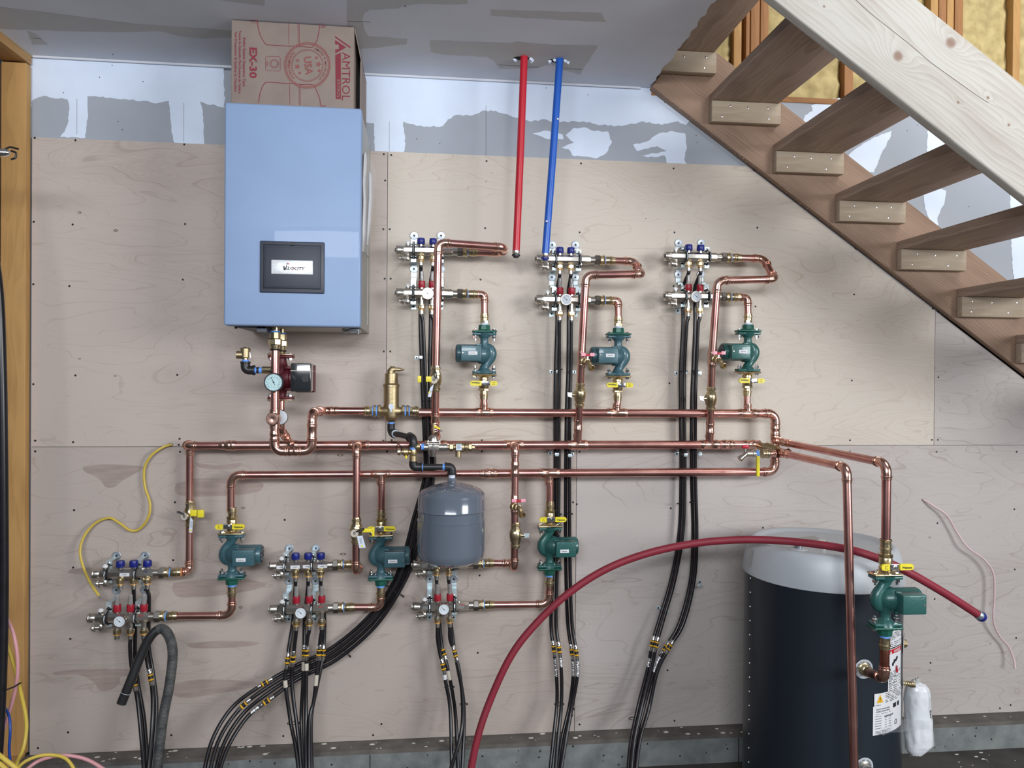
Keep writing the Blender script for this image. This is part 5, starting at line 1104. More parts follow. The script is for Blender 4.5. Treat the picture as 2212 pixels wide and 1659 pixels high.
# ------------------------------------------------------------ black heating tubes
TR=.0075
def pex(label,pts,coup=(),foil=(),tags=(),r=TR,group='black heating tubes'):
    W=[p if isinstance(p,V) else P(*p) for p in pts]
    if W[-1].z>.01: W.append(V((W[-1].x,W[-1].y-.01,-.002)))
    path=catmull(W,6)
    root=thing('heating_tube',label,'tube',W[0],group)
    MB().tube(path,r,n=14,mf=({3,4},1)).build('tube',['black_tube','stripe_red'],root)
    def near(px,py):
        best=None
        for i,p in enumerate(path[:-1]):
            v=p-CAM; z=v.dot(_F); q=(1106+FPX*v.dot(_R)/z,829.5-FPX*v.dot(_U)/z); e=(q[0]-px)**2+(q[1]-py)**2
            if best is None or e<best[0]: best=(e,i)
        return best[1]
    for (px,py) in coup:
        i=near(px,py); p=path[i]; t=(path[min(i+1,len(path)-1)]-path[max(i-1,0)]).normalized()
        c=MB(); c.lathe(p-t*.032,t,[(0,r*1.05),(.002,r*1.22),(.012,r*1.15),(.016,r*1.25),(.018,r*1.0)],n=16); c.lathe(p+t*.032,-t,[(0,r*1.05),(.002,r*1.22),(.012,r*1.15),(.016,r*1.25),(.018,r*1.0)],n=16); cc=c.build('coupling','chrome',root)
        c=MB(); c.lathe(p-t*.010,t,[(0,r*1.2),(.002,r*1.45),(.004,r*1.2)],n=16); c.lathe(p+t*.010,-t,[(0,r*1.2),(.002,r*1.45),(.004,r*1.2)],n=16); c.tor(p-t*.010,t,r*1.25,.0018,n=18,k=6); c.tor(p+t*.010,t,r*1.25,.0018,n=18,k=6); c.build('yellow_ring','yellow_ring',cc)
        MB().cyl(p-t*.008,p+t*.008,r*1.15,n=14).build('coupling_core','black_plastic',cc)
    for (a,b,mt) in foil:
        i,j=near(*a),near(*b); i,j=min(i,j),max(i,j); 
        if j-i<2: j=i+2
        MB().tube(path[i:j+1],r+.0012,n=14).build('foil_tape' if mt=='foil' else 'paper_label',mt,root)
    return root
p=m1['ports']
bund=[(913,1105),(898,1180),(872,1245),(826,1325),(745,1402),(660,1450)]
def off(k,lst,dd):
    o=[]
    for (x,y),d in zip(lst,dd):
        pass
    return o
names=['outermost left','second from the left','third from the left','rightmost']
starts=[(0,908,911,914,917),(2,914,918,921,924),(1,930,928,929,931),(3,937,934,936,937)]
tail=[[(560,1483,.10),(500,1530,.13),(458,1600,.20),(438,1690,.28)],[(566,1492,.10),(510,1540,.13),(470,1605,.20),(450,1690,.28)],[(575,1500,.10),(522,1545,.13),(482,1610,.20),(462,1690,.28)],[(585,1509,.10),(535,1548,.13),(492,1615,.20),(470,1690,.28)]]
for k,(pi,a,b,c,d_) in enumerate(starts):
    q=p[pi]; up=pi<2
    pts=[q,q+V((0,0,-.012))]
    if up: pts+=[(a,612,.06),(a,650,.034)]
    z_=.018*(k%2); pts+=[(a,705,.036 if up else .086),(b,800,(.034 if up else .058)+z_),(c,880,(.030 if up else .042)+z_),(d_,960,.026+z_),(d_,1030,.026+z_)]
    o_=k-1.5; pts+=[(905+o_*8,1120,.026+z_),(886+o_*8.5,1195,.028+z_),(856+o_*8,1268,.030+z_),(801+o_*7,1345+o_*5,.030+z_),(722+o_*4.5,1412+o_*8,.036+z_),(640+o_*3,1453+o_*9,.050+z_)]+[(x,y,d+z_) for x,y,d in tail[k]]
    pex('black sweeping tube, %s of four running behind the grey tank'%names[k],pts,coup=([(575,1488)],[(531,1524)],[],[(575,1506)])[k],foil=([],[],[],[((556,1514),(534,1530),'foil')])[k])
p=m2['ports']
L2=[[(1203,705),(1200,800),(1199,880),(1199,1030),(1196,1200),(1190,1340),(1196,1401),(1202,1460),(1203,1520),(1196,1590),(1186,1690)],
    [(1208,705),(1208,800),(1207,880),(1207,1030),(1204,1200),(1201,1340),(1208,1403),(1213,1460),(1212,1530),(1205,1600),(1198,1690)],
    [(1228,705),(1227,800),(1224,880),(1222,1030),(1222,1200),(1226,1340),(1235,1408),(1238,1460),(1230,1525),(1213,1600),(1202,1690)],
    [(1234,705),(1233,800),(1231,880),(1230,1030),(1231,1200),(1235,1340),(1245,1410),(1247,1460),(1235,1530),(1222,1600),(1208,1690)]]
ds=[.036,.032,.030,.030,.030,.05,.08,.09,.11,.16,.24]
def cols(mm,order,paths,ds,labs,coups,foils,zs=(612,650),dd=(.06,.034)):
    for k,pi in enumerate(order):
        q=mm['ports'][pi]; n=len(mm['ports'])//2; pts=[q,q+V((0,0,-.012))]; first=paths[k][0]
        if pi<n: pts+=[(first[0],zs[0],dd[0]),(first[0],zs[1],dd[1])]
        dd_=list(ds)
        if pi>=n: dd_[0]=.087; dd_[1]=.068; dd_[2]=.046
        pts+=[(x,y,d+(.019*(k%2) if j>1 else 0)) for j,((x,y),d) in enumerate(zip(paths[k],dd_))]
        pex(labs[k],pts,coup=coups[k],foil=foils[k])
cols(m2,[0,2,1,3],L2,ds,['outer left black tube under the top middle manifold','inner left black tube under the top middle manifold','inner right black tube under the top middle manifold','outer right black tube under the top middle manifold'],
     [[(1196,1400)],[(1208,1403)],[(1235,1409)],[(1245,1411)]],[[((1200,1422),(1204,1457),'foil')],[((1210,1414),(1214,1438),'foil')],[((1238,1428),(1238,1464),'foil')],[((1247,1422),(1247,1464),'foil')]],zs=(628,664))
L3=[[(1475,705),(1470,800),(1470,880),(1471,1030),(1467,1150),(1450,1250),(1425,1335),(1409,1390),(1400,1440),(1380,1520),(1363,1600),(1355,1690)],
    [(1483,705),(1478,800),(1478,880),(1479,1030),(1475,1150),(1458,1250),(1434,1335),(1418,1392),(1408,1440),(1388,1520),(1370,1600),(1362,1690)],
    [(1501,705),(1497,800),(1494,880),(1494,1030),(1497,1150),(1492,1250),(1468,1345),(1437,1400),(1416,1440),(1393,1520),(1374,1600),(1366,1690)],
    [(1508,705),(1504,800),(1502,880),(1502,1030),(1505,1150),(1500,1250),(1477,1345),(1446,1398),(1420,1450),(1402,1530),(1382,1600),(1372,1690)]]
ds3=[.036,.032,.030,.030,.030,.036,.06,.08,.09,.12,.18,.26]
cols(m3,[0,2,1,3],L3,ds3,['outer left black tube under the top right manifold','inner left black tube under the top right manifold','inner right black tube under the top right manifold','outer right black tube under the top right manifold'],
     [[(1409,1390)],[(1418,1392)],[(1437,1400)],[(1446,1398)]],[[((1398,1420),(1394,1436),'foil')],[],[((1424,1418),(1405,1444),'foil')],[]],zs=(622,660))
def simple(mm,pi,pts,label,coup=(),foil=()):
    q=mm['ports'][pi]; pex(label,[q,q+V((0,0,-.012))]+pts,coup,foil)
simple(m4,1,[(290,1310,.05),(292,1360,.035),(292,1420,.04),(299,1480,.05),(312,1560,.1),(320,1690,.2)],'black tube behind the middle port of the lower left manifold')
simple(m4,2,[(322,1290,.06),(321,1340,.035),(322,1400,.04),(330,1450,.05),(338,1520,.09),(334,1600,.15),(326,1690,.22)],'black tube behind the right port of the lower left manifold')
simple(m4,4,[(281,1395,.09),(283,1430,.09),(290,1475,.10),(298,1520,.11),(306,1600,.16),(312,1690,.24)],'black tube from the middle lower port of the lower left manifold',coup=[(293,1472)])
simple(m4,5,[(313,1400,.09),(318,1430,.09),(325,1463,.10),(330,1510,.11),(328,1580,.15),(318,1690,.24)],'black tube from the right lower port of the lower left manifold',coup=[(325,1463)])
simple(m5,0,[(637,1280,.06),(633,1340,.035),(624,1400,.06),(621,1427,.08),(616,1460,.09),(618,1492,.10),(628,1560,.12),(640,1622,.18),(647,1690,.24)],'black tube behind the left port of the lower middle manifold',[(621,1427)],[((615,1468),(617,1488),'paper_cream')])
simple(m5,1,[(664,1280,.06),(658,1340,.035),(657,1410,.06),(655,1470,.08),(651,1557,.11),(656,1690,.22)],'black tube behind the middle port of the lower middle manifold',[(658,1414)],[((656,1428),(655,1448),'paper_cream')])
simple(m5,2,[(694,1280,.06),(701,1340,.035),(698,1410,.06),(692,1448,.08),(683,1492,.10),(672,1557,.13),(674,1690,.24)],'black tube behind the right port of the lower middle manifold',[(697,1411)])
simple(m5,3,[(638,1380,.09),(633,1423,.09),(630,1461,.09),(634,1513,.11),(643,1579,.15),(653,1690,.24)],'black tube from the left lower port of the lower middle manifold',[(632,1425)])
simple(m5,4,[(664,1380,.09),(662,1410,.09),(662,1448,.10),(661,1514,.12),(661,1579,.16),(661,1690,.26)],'black tube from the middle lower port of the lower middle manifold',[(662,1411)],[((662,1430),(662,1450),'paper_cream')])
simple(m5,5,[(692,1380,.09),(689,1409,.09),(685,1448,.10),(678,1514,.12),(669,1557,.15),(668,1690,.26)],'black tube from the right lower port of the lower middle manifold',[(689,1409)],[((687,1454),(684,1474),'paper_cream')])
simple(m6,0,[(944,1270,.06),(949,1340,.035),(955,1400,.06),(959,1412,.07),(966,1440,.09),(978,1500,.10),(985,1560,.12),(990,1690,.2)],'black tube behind the left port of the lower right manifold',[(958,1411)],[((971,1452),(976,1464),'paper_cream')])
simple(m6,1,[(971,1270,.06),(974,1340,.035),(981,1400,.05),(990,1450,.07),(1001,1510,.09),(1002,1580,.12),(997,1690,.2)],'black tube behind the right port of the lower right manifold')
simple(m6,2,[(945,1380,.09),(950,1410,.09),(957,1440,.10),(963,1475,.11),(973,1540,.13),(976,1690,.24)],'black tube from the left lower port of the lower right manifold',[(957,1441)],[((960,1452),(964,1470),'paper')])
simple(m6,3,[(972,1380,.09),(979,1400,.09),(983,1412,.10),(992,1450,.12),(999,1510,.14),(998,1570,.17),(985,1625,.22),(966,1690,.30)],'black tube from the right lower port of the lower right manifold',[(982,1411)])
# clips and ties
def clip(px,py,s,label,d=.045):
    p=P(px,py,.003); r=thing('tube_clip',label,'clip',p,'metal clips holding the black tubes')
    MB().box(p+V((-.008,-.0015,-.008)),p+V((.008,.001,.008)),0,ch=.001).build('plate','zinc',r)
    MB().lathe(p+V((0,-.0015,0)),(0,-1,0),[(0,.0038),(.0015,.003)],n=10).build('screw','screw',r)
    MB().tube([p+V((s*.007,0,0)),p+V((s*.011,-.040,0)),p+V((s*.018,-.056,0)),p+V((s*.030,-.058,0))],.0016,n=4).build('band','zinc',r)
    mb=MB()
    q=p+V((s*.020,-.0575,0)); 
    mb.box(q+V((-.008,-.001,-.007)),q+V((.008,.001,.007)),0,ch=.0008); mb.build('saddle','zinc',r)
for a in [(900,773,1,'metal clip on the left side of the tubes under the top left manifold'),(1191,803,1,'metal clip left of the tubes beside the second riser, upper'),(1240,804,-1,'metal clip right of the tubes beside the second riser, upper'),
          (1461,806,1,'metal clip left of the tubes beside the third riser, upper'),(1511,806,-1,'metal clip right of the tubes beside the third riser, upper'),(1188,979,1,'metal clip left of the second tube column just under the middle header'),
          (1236,981,-1,'metal clip right of the second tube column just under the middle header'),(1462,980,1,'metal clip left of the third tube column just under the middle header'),(1512,980,-1,'metal clip right of the third tube column just under the middle header'),
          (1239,1270,-1,'metal clip right of the tubes above the red hose'),(898,1105,1,'metal clip peeking out left of the grey expansion tank'),(1422,1313,1,'metal clip at the bend of the left third tube pair'),(1511,1257,-1,'metal clip right of the third tube column above the red hose bend')]:
    clip(*a)
def tie(px,py,w,d,label,tilt=0):
    c=P(px,py,d); k=w/560; a=V((math.cos(tilt),0,math.sin(tilt))); pts=[c+a*k*math.cos(t)+V((0,.013*math.sin(t),0)) for t in [i*math.pi/8 for i in range(16)]]
    mb=MB().tube(pts+[pts[0]],.0016,n=6); mb.box(c+a*k+V((-.003,-.004,-.003)),c+a*k+V((.004,.003,.003))); tag(mb.build('cable_tie','black_plastic'),label,'cable tie','black cable ties on the tube bundles')
for a in [(925,866,15,.036,'black cable tie just above the top header'),(1206,798,8,.045,'black cable tie by the upper clip of the second tube column'),(1474,802,10,.045,'black cable tie by the upper clip of the third tube column'),(1500,801,8,.045,'small tie on the right tubes of the third column'),
          (1203,1111,9,.045,'black cable tie behind the lower right pump valve'),(1227,1110,9,.045,'black cable tie right of the lower right pump valve'),(1470,1088,9,.045,'black cable tie on the third tube column above the red hose'),(851,1275,26,.036,'long black cable tie round the sweeping bundle left of the lower right manifold',-.6),
          (743,1402,22,.05,'black cable tie on the sweeping bundle below the lower middle manifold',-.9),(970,1484,10,.11,'black cable tie below the taped couplings of the lower right manifold'),(1001,1521,8,.12,'black cable tie low on the right tubes of the lower right manifold'),(1207,1521,10,.11,'black cable tie low on the second tube column'),(1232,1533,8,.11,'black cable tie low on the right of the second column',.2),
          (633,1562,12,.13,'black cable tie low on the lower middle tubes'),(1371,1552,14,.13,'black cable tie low on the third tube column'),(1497,1085,9,.045,'tie on the right pair of the third column above the red hose')]: tie(*a)
# ------------------------------------------------------------ water tank
TCX,TCY,TCR=3.078,-.38,.287
wt=thing('water_tank','big round indirect water tank with dark navy jacket and light grey top','water heater',(TCX,TCY,0))
MB().lathe((TCX,TCY,0),(0,0,1),[(0,TCR-.012),(.012,TCR+.004),(.05,TCR+.004),(.055,TCR-.001),(.06,TCR-.002),(.885,TCR-.002)],n=96,cap=(1,0)).build('jacket','tank_navy',wt)
zc0=P(1838,1285,-(TCY)+TCR).z
cp=MB().lathe((TCX,TCY,zc0),(0,0,1),[(0,TCR+.001),(.002,TCR+.004),(.03,TCR+.003),(.075,TCR-.006),(.105,TCR-.014),(.122,TCR-.024),(.128,TCR-.034),(.128,TCR-.044),(.119,TCR-.056),(.117,TCR-.075),(.118,.05),(.118,.0)],n=96,cap=(0,0)).build('top_cap','tank_cap',wt,ang=50)
ztop=zc0+.119
def TC(px,py,r=TCR):
    v=ray(px,py); ox,oy=CAM.x-TCX,CAM.y-TCY; a=v.x**2+v.y**2; b=2*(ox*v.x+oy*v.y); c=ox*ox+oy*oy-r*r; D_=b*b-4*a*c
    if D_<0: D_=0
    t=(-b-math.sqrt(D_))/(2*a); p=CAM+v*t; return math.atan2(p.y-TCY,p.x-TCX),p.z
def cyp(a,z,r): return V((TCX+r*math.cos(a),TCY+r*math.sin(a),z))
def patch(a0,a1,z0,z1,mt,name,r=TCR+.0008,n=8,parent=None):
    mb=MB(); vs=[];fs=[]
    for i in range(n+1):
        a=a0+(a1-a0)*i/n; vs+=[cyp(a,z0,r),cyp(a,z1,r),cyp(a,z0,r-.0007),cyp(a,z1,r-.0007)]
    for i in range(n):
        k=4*i; fs+=[(k,k+1,k+5,k+4),(k+2,k+6,k+7,k+3),(k,k+4,k+6,k+2),(k+1,k+3,k+7,k+5)]
    fs+=[(0,2,3,1),(4*n,4*n+1,4*n+3,4*n+2)]
    mb.add(vs,fs); return mb.build(name,mt,parent or wt)
def ctext(s,parent,a,z,h,mt='ink',bold=.01,sx=1,align='CENTER',r=TCR+.0014,rot=0,name='lettering'):
    cu=bpy.data.curves.new(name,'FONT'); cu.body=s; cu.size=h; cu.align_x=align; cu.align_y='CENTER'; cu.offset=bold*h; cu.resolution_u=2
    t=bpy.data.objects.new(name,cu); COL.objects.link(t); bpy.context.view_layer.update(); me=bpy.data.meshes.new_from_object(t); bpy.data.objects.remove(t); bpy.data.curves.remove(cu); o0=parent_loc(parent)
    for v in me.vertices:
        x,y=v.co.x*sx,v.co.y; x,y=x*math.cos(rot)-y*math.sin(rot),x*math.sin(rot)+y*math.cos(rot); v.co=cyp(a+x/TCR,z+y,r)-o0
    me.materials.clear(); me.materials.append(MT[mt]); o=bpy.data.objects.new(name,me); COL.objects.link(o); o.parent=parent; return o
# seam screws
mb=MB(); a0,_z=TC(1619,1400)
for k in range(16):
    z=.05+k*.0545; c=cyp(a0,z,TCR-.001); mb.sph(c,.0035,n=8)
mb.build('seam_screws','zinc_dull',wt)
al,_=TC(1921,1375); ar,_=TC(1946,1375); m1z,_=0,0
def lz(px,py): return TC(px,py)[1]
lab1=patch(al,ar,lz(1932,1397),lz(1932,1359),'paper','instruction_label')
for k in range(3): pass
def lines(parent,a0,a1,zt,zb,n,frac=None,mt='ink',h=.0011):
    mb=MB()
    for k in range(n):
        z=zt+(zb-zt)*k/max(1,n-1); w=(frac[k%len(frac)] if frac else 1); aa=a0+(a1-a0)*w; m=10
        for j in range(m):
            if (j*7+k*3)%5==4: continue
            x0=a0+(aa-a0)*j/m; x1=a0+(aa-a0)*(j+.82)/m; mb.add([cyp(x0,z-h,TCR+.0013),cyp(x1,z-h,TCR+.0013),cyp(x1,z+h,TCR+.0013),cyp(x0,z+h,TCR+.0013)],[(0,1,2,3)])
    return mb.build('small_print',mt,parent)
ctext('CAUTION',lab1,(al+ar)/2,lz(1932,1362.5),.0062)
lines(lab1,al+.012,ar-.012,lz(1932,1367),lz(1932,1380),5,[1,1,.9,1,.4]); lines(lab1,al+.012,ar-.012,lz(1932,1386),lz(1932,1394),3,[1,.9,.6])
al2,_=TC(1918.5,1450); ar2,_=TC(1945,1450); zt=lz(1932,1399.5); zb=lz(1932,1493)
lab2=patch(al2,ar2,zb,zt,'paper','danger_label')
patch(al2+.006,ar2-.006,zt-.018,zt-.002,'ink_red','danger_band',r=TCR+.0012,parent=lab2)
ctext('DANGER',lab2,(al2+ar2)/2+.03,zt-.0105,.0115,'paper',.03,1,r=TCR+.0018)
mb=MB(); a=al2+.045; mb.add([cyp(a-.022,zt-.016,TCR+.0018),cyp(a+.022,zt-.016,TCR+.0018),cyp(a,zt-.005,TCR+.0018)],[(0,1,2)]); mb.build('warning_triangle','paper',lab2)
# tap and scalded hand pictogram
mb=MB(); am=(al2+ar2)/2; zz0=zt-.05
def cd_(a,z,rx,rz,mi=0):
    mb.add([cyp(am+a/TCR+rx/TCR*math.cos(t),zz0+z+rz*math.sin(t),TCR+.0014) for t in [k*math.pi/8 for k in range(16)]],[tuple(range(16))],mi)
for a,z,rx,rz in [(-.020,-.006,.006,.007),(-.009,.004,.007,.007),(.002,.006,.006,.005),(.008,.012,.007,.006),(-.014,-.001,.006,.004)]: cd_(a,z,rx,rz)
for a,z,rx,rz in [(.006,-.030,.008,.007),(.012,-.036,.009,.006),(0,-.022,.002,.007),(.006,-.020,.002,.007)]: cd_(a,z,rx,rz,1)
for a,z,rx,rz in [(.010,-.024,.005,.006),(.002,-.030,.003,.006)]: cd_(a,z,rx,rz,0)
mb.build('pictogram',['ink','ink_red'],lab2)
for y0_,y1_,n,f in ((1449,1458,4,[1,.95,.8,.5]),(1460,1465,3,[.9,1,.3]),(1468,1472,2,[1,.6]),(1474,1477,2,[.95,.4]),(1480,1488,3,[1,.8,.7])):
    lines(lab2,al2+.014,ar2-.014,lz(1932,y0_),lz(1932,y1_),n,f)
al3,_=TC(1888.5,1505); ar3,_=TC(1945.5,1505); lab3=patch(al3,ar3,lz(1917,1522),lz(1917,1494),'paper','warning_label')
zc_=(lz(1917,1522)+lz(1917,1494))/2
mb=MB(); mb.add([cyp(al3+.035,zc_-.010,TCR+.0014),cyp(al3+.14,zc_-.010,TCR+.0014),cyp(al3+.0875,zc_+.020,TCR+.0014)],[(0,1,2)]); mb.build('warning_triangle','yellow_ring',lab3)
ctext('!',lab3,al3+.0875,zc_+.001,.020,'ink',.02,r=TCR+.0018)
lines(lab3,al3+.18,ar3-.012,zc_+.018,zc_-.012,6,[1,.98,1,.95,1,.7]); lines(lab3,al3+.02,al3+.10,zc_-.018,zc_-.018,1)
al4,_=TC(1885.5,1550); ar4,_=TC(1945.5,1550); zt=lz(1915,1521.5); zb=lz(1915,1583); lab4=patch(al4,ar4,zb,zt,'paper','data_plate',r=TCR+.0007)
ctext('VELOCITY BOILER WORKS',lab4,al4+.045,zt-.012,.0062,align='LEFT',sx=.9,bold=.02); ctext('INDIRECT WATER HEATER',lab4,al4+.045,zt-.020,.0062,align='LEFT',sx=.9,bold=.02)
lines(lab4,al4+.045,al4+.32,zt-.028,zt-.028,1,h=.0007)
mb=MB(); am_=al4+.42; mb.add([cyp(am_-.07,zt-.020,TCR+.0014),cyp(am_+.085,zt-.020,TCR+.0014),cyp(am_+.085,zt-.004,TCR+.0014),cyp(am_-.07,zt-.004,TCR+.0014)],[(0,1,2,3)])
for k in range(24):
    if k%5==3: continue
    x=al4+.18+k*.0075; mb.add([cyp(x,zt-.043,TCR+.0014),cyp(x+.0042,zt-.043,TCR+.0014),cyp(x+.0042,zt-.037,TCR+.0014),cyp(x,zt-.037,TCR+.0014)],[(0,1,2,3)])
for i in range(6):
    for (u0,u1) in ((.03,.13),(.19,.22),(.26,.31)):
        z=zt-.036-i*.0085; 
        if i==0 and u0>.1: continue
        mb.add([cyp(al4+u0,z-.0008,TCR+.0014),cyp(al4+u1,z-.0008,TCR+.0014),cyp(al4+u1,z+.0008,TCR+.0014),cyp(al4+u0,z+.0008,TCR+.0014)],[(0,1,2,3)])
mb.build('plate_print','ink',lab4); lines(lab4,al4+.04,al4+.30,zt-.088,zt-.100,5,[.9,1,.8,1,.7],h=.0007)
mb=MB(); c0=(al4+.42,zt-.074)
for rr in (.009,.006): 
    pts=[cyp(c0[0]+rr*math.cos(t)/TCR,c0[1]+rr*math.sin(t),TCR+.0014) for t in [k*math.pi/10 for k in range(20)]]; mb.ribbon(pts,.0014,pts[0]-V((TCX,TCY,pts[0].z)),closed=True)
mb.build('approval_mark','ink',lab4)
# round port plates
def rport(px,py,rad,txt,t0,dt,name,fit=None):
    a,z=TC(px,py); mb=MB(); n=40
    mb.add([cyp(a+rad/TCR*math.cos(t),z+rad*math.sin(t),TCR+.0015) for t in [k*2*math.pi/n for k in range(n)]]+[cyp(a,z,TCR+.0016)],[(k,(k+1)%n,n) for k in range(n)]); o=mb.build(name,'tank_cap',wt)
    for k,ch in enumerate(txt):
        if ch==' ': continue
        t=t0+dt*k; ctext(ch,o,a+rad*.76*math.cos(t)/TCR,z+rad*.76*math.sin(t),rad*.30,'ink',.01,r=TCR+.002,rot=t-math.pi/2)
    return a,z,o
aP,zP,oP=rport(1866,1445,.034,'from boiler supply',math.radians(200),-.195,'supply_port_plate')
aR,zR,oR=rport(1867,1657,.034,'to boiler return',math.radians(180),-.20,'return_port_plate')
def nrm(a): return V((math.cos(a),math.sin(a),0))
MB().lathe(cyp(aR,zR,TCR),nrm(aR),[(0,.022),(.004,.022),(.006,.016),(.05,.016)],n=24).build('return_nipple','nickel',wt)
a1,z1_,o1=rport(1954,1390,.038,'',0,0,'drain_port_plate'); MB().lathe(cyp(a1,z1_,TCR),nrm(a1),[(0,.016),(.006,.016),(.008,.011),(.012,.010)],n=6).build('brass_plug','bronze',wt)
a2,z2_,o2=rport(1954.5,1476,.024,'',0,0,'relief_port_plate')
mb=MB(); c=cyp(a2,z2_,TCR); mb.lathe(c,nrm(a2),[(0,.010),(.004,.008)]+[(x,.0115 if k%2 else .009) for k,x in enumerate([.006,.009,.012,.015,.018,.021,.024,.027])]+[(.04,.008)],n=18); mb.build('hose_nipple','brass',wt)
# things on the lid
c=PZ(1776,1176,ztop); MB().lathe((c.x,c.y,ztop-.002),(0,0,1),[(0,.016),(.018,.016),(.019,.012)],n=24).build('lid_nipple','chrome',wt)
c=PZ(1724,1186,ztop); mb=MB(); mb.lathe((c.x,c.y,ztop-.001),(0,0,1),[(0,.034),(.003,.033),(.004,.022),(.006,.016)],n=30); mb.build('lid_collar','tank_cap',wt); MB().cyl((c.x,c.y,ztop+.004),(c.x,c.y,ztop+.02),.014,n=20).build('lid_port','zinc_dull',wt)
q=[PZ(1726,1161,ztop),PZ(1760,1157.5,ztop),PZ(1783,1170,ztop),PZ(1744,1174,ztop)]; mb=MB().sheet([V((p.x,p.y,ztop+.0006)) for p in q]); ls=mb.build('lid_sticker','tank_top',wt)
mb=MB()
for k in range(7):
    a=q[0].lerp(q[3],(k+1)/8.); b=q[1].lerp(q[2],(k+1)/8.); a_=a.lerp(b,.08); b_=a.lerp(b,.9); mb.ribbon([V((a_.x,a_.y,ztop+.001)),V((b_.x,b_.y,ztop+.001))],.001,(0,0,1))
mb.build('sticker_print','ink',ls)
a,z=TC(1626,1190); mb=MB(); 
# hand recess on the cap's left side
aq,zq_=TC(1620,1200); mb=MB().add([cyp(aq-.05,zc0+.03,TCR+.0042),cyp(aq+.05,zc0+.03,TCR+.0042),cyp(aq+.04,zc0+.095,TCR-.0082),cyp(aq-.04,zc0+.095,TCR-.0082)],[(0,1,2,3)]); mb.build('hand_recess','tank_top',wt)
# ------------------------------------------------------------ pipes to the tank
XP=C7.x; YP=C7.y; zp2=P(1905,1001,.82).z
st2=V((xE,-.14,P(1675,952,.10).z))
run('copper_pipe','long copper pipe running out from the header then down to the tank pump','pipe',[st2,V((XP,YP,zp2)),V((XP,YP,P(1912,1175,.82).z))],R2,.034,G,tees=[(st2+(V((XP,YP,zp2))-st2).normalized()*.05,(V((XP,YP,zp2))-st2),None,dict(L=.035))])
vb=P(1912,1178,.82).z; topv=(M7@V((0,0,-.187))).z
mb=MB(); mb.lathe((XP,YP,topv-.004),(0,0,1),[(0,.0165),(.010,.017),(.013,.0195),(.016,.0195),(.018,.017),(vb-topv+.012,.0165)],n=22); tag(mb.build('press_adapter','brass'),'brass press adapter above the valve of the tank pump','fitting')
jn=V((XP,YP,C7.z-.146)); el=V((XP,YP,P(1903,1465,.82).z)); pe=cyp(aP,zP,TCR)
run('copper_pipe','copper pipe curling from the tank pump back into the tank port','pipe',[jn,el,pe+nrm(aP)*.030],R2+.0008,.026,G,mt='copper_dark')
MB().lathe(pe,nrm(aP),[(0,.022),(.004,.022),(.006,.0185),(.016,.0175),(.019,.0198),(.022,.0198),(.024,.0175),(.036,.0172)],n=24).build('port_adapter','brass',wt)
s1=P(1689,979,.24); e1_=P(1829,1010,.74)
run('copper_pipe','nearer copper pipe running out then straight down in front of the water tank','pipe',[s1,e1_,P(1845,1665,.785),P(1846,1720,.79)],R2,.032,G,tees=[(s1+(e1_-s1).normalized()*.03,(e1_-s1),None,dict(L=.035))])
# brass cluster at the right end of the middle header
cl=thing('drain_valve','brass valve cluster with red handle and hanging yellow lever, right end of the middle header','valve',P(1640,970,.16))
a=P(1638,962,.10); b=P(1692,979,.235); mb=MB(); dv=(b-a).normalized(); Lc=(b-a).length
mb.lathe(a,dv,[(0,.0165),(Lc*.25,.0165)]+[(Lc*(.28+.05*k),.0225 if k%2 else .0190) for k in range(11)]+[(Lc*.86,.0175),(Lc,.0175)],n=24); mb.build('ribbed_valve','bronze',cl)
mb=MB(); mb.cyl(b-V((.03,0,0)),b+V((.028,.0,-.002)),.0175,n=20); bead(mb,b+V((.022,0,0)),V((1,0,0)),.0155); bead(mb,b-V((.024,0,0)),V((1,0,0)),.0155); mb.build('dark_tee','copper_dark',cl)
h=lambda px,py=977,d=.235: P(px,py,d)
zc1=b.z; yy=b.y
def hv(px): return V((h(px).x,yy,zc1-.002))
mb=MB().cyl(hv(1659),hv(1675),R2,n=20); mb.build('stub','copper_fit',cl)
mb=MB(); mb.lathe(hv(1661),(-1,0,0),[(0,.0175),(.004,.0198),(.008,.0175),(.018,.0175),(.022,.0190),(.030,.0190)],n=20); mb.build('press_adapter','brass',cl)
MB().cyl(hv(1638),hv(1632),.0135,n=18).build('sealing_tape','blue_tape',cl)
mb=MB(); mb.lathe(hv(1633),(-1,0,0),[(0,.012),(.008,.0125),(.010,.015),(.016,.015),(.018,.012),(.040,.012)],n=18); q=hv(1610); mb.cyl(q+V((.004,0,0)),q+V((-.018,-.004,-.016)),.010,n=16); mb.lathe(q+V((-.016,-.004,-.014)),(-.8,-.1,-.6),[(0,.0125),(.012,.0125),(.014,.010)],n=18); mb.cyl(q,q+V((0,0,.022)),.005,n=10); mb.build('drain_cock','nickel',cl)
hh=q+V((0,0,.022)); mb=MB(); mb.box(hh+V((-.014,-.005,0)),hh+V((.014,.005,.014)),0,ch=.003); mb.build('red_handle','red_handle',cl)
MB().box((P(1632,990,.26).x,-.275,P(1635,1029,.27).z),(P(1638.5,990,.26).x,-.262,P(1635,985,.27).z),0,ch=.002).build('yellow_lever','yellow',cl)
mb=MB().tube([V((P(1635,980,.25).x,-.24,zc1)),V((P(1635,985,.26).x,-.268,P(1635,988,.27).z))],.003,n=8).build('lever_arm','zinc',cl)
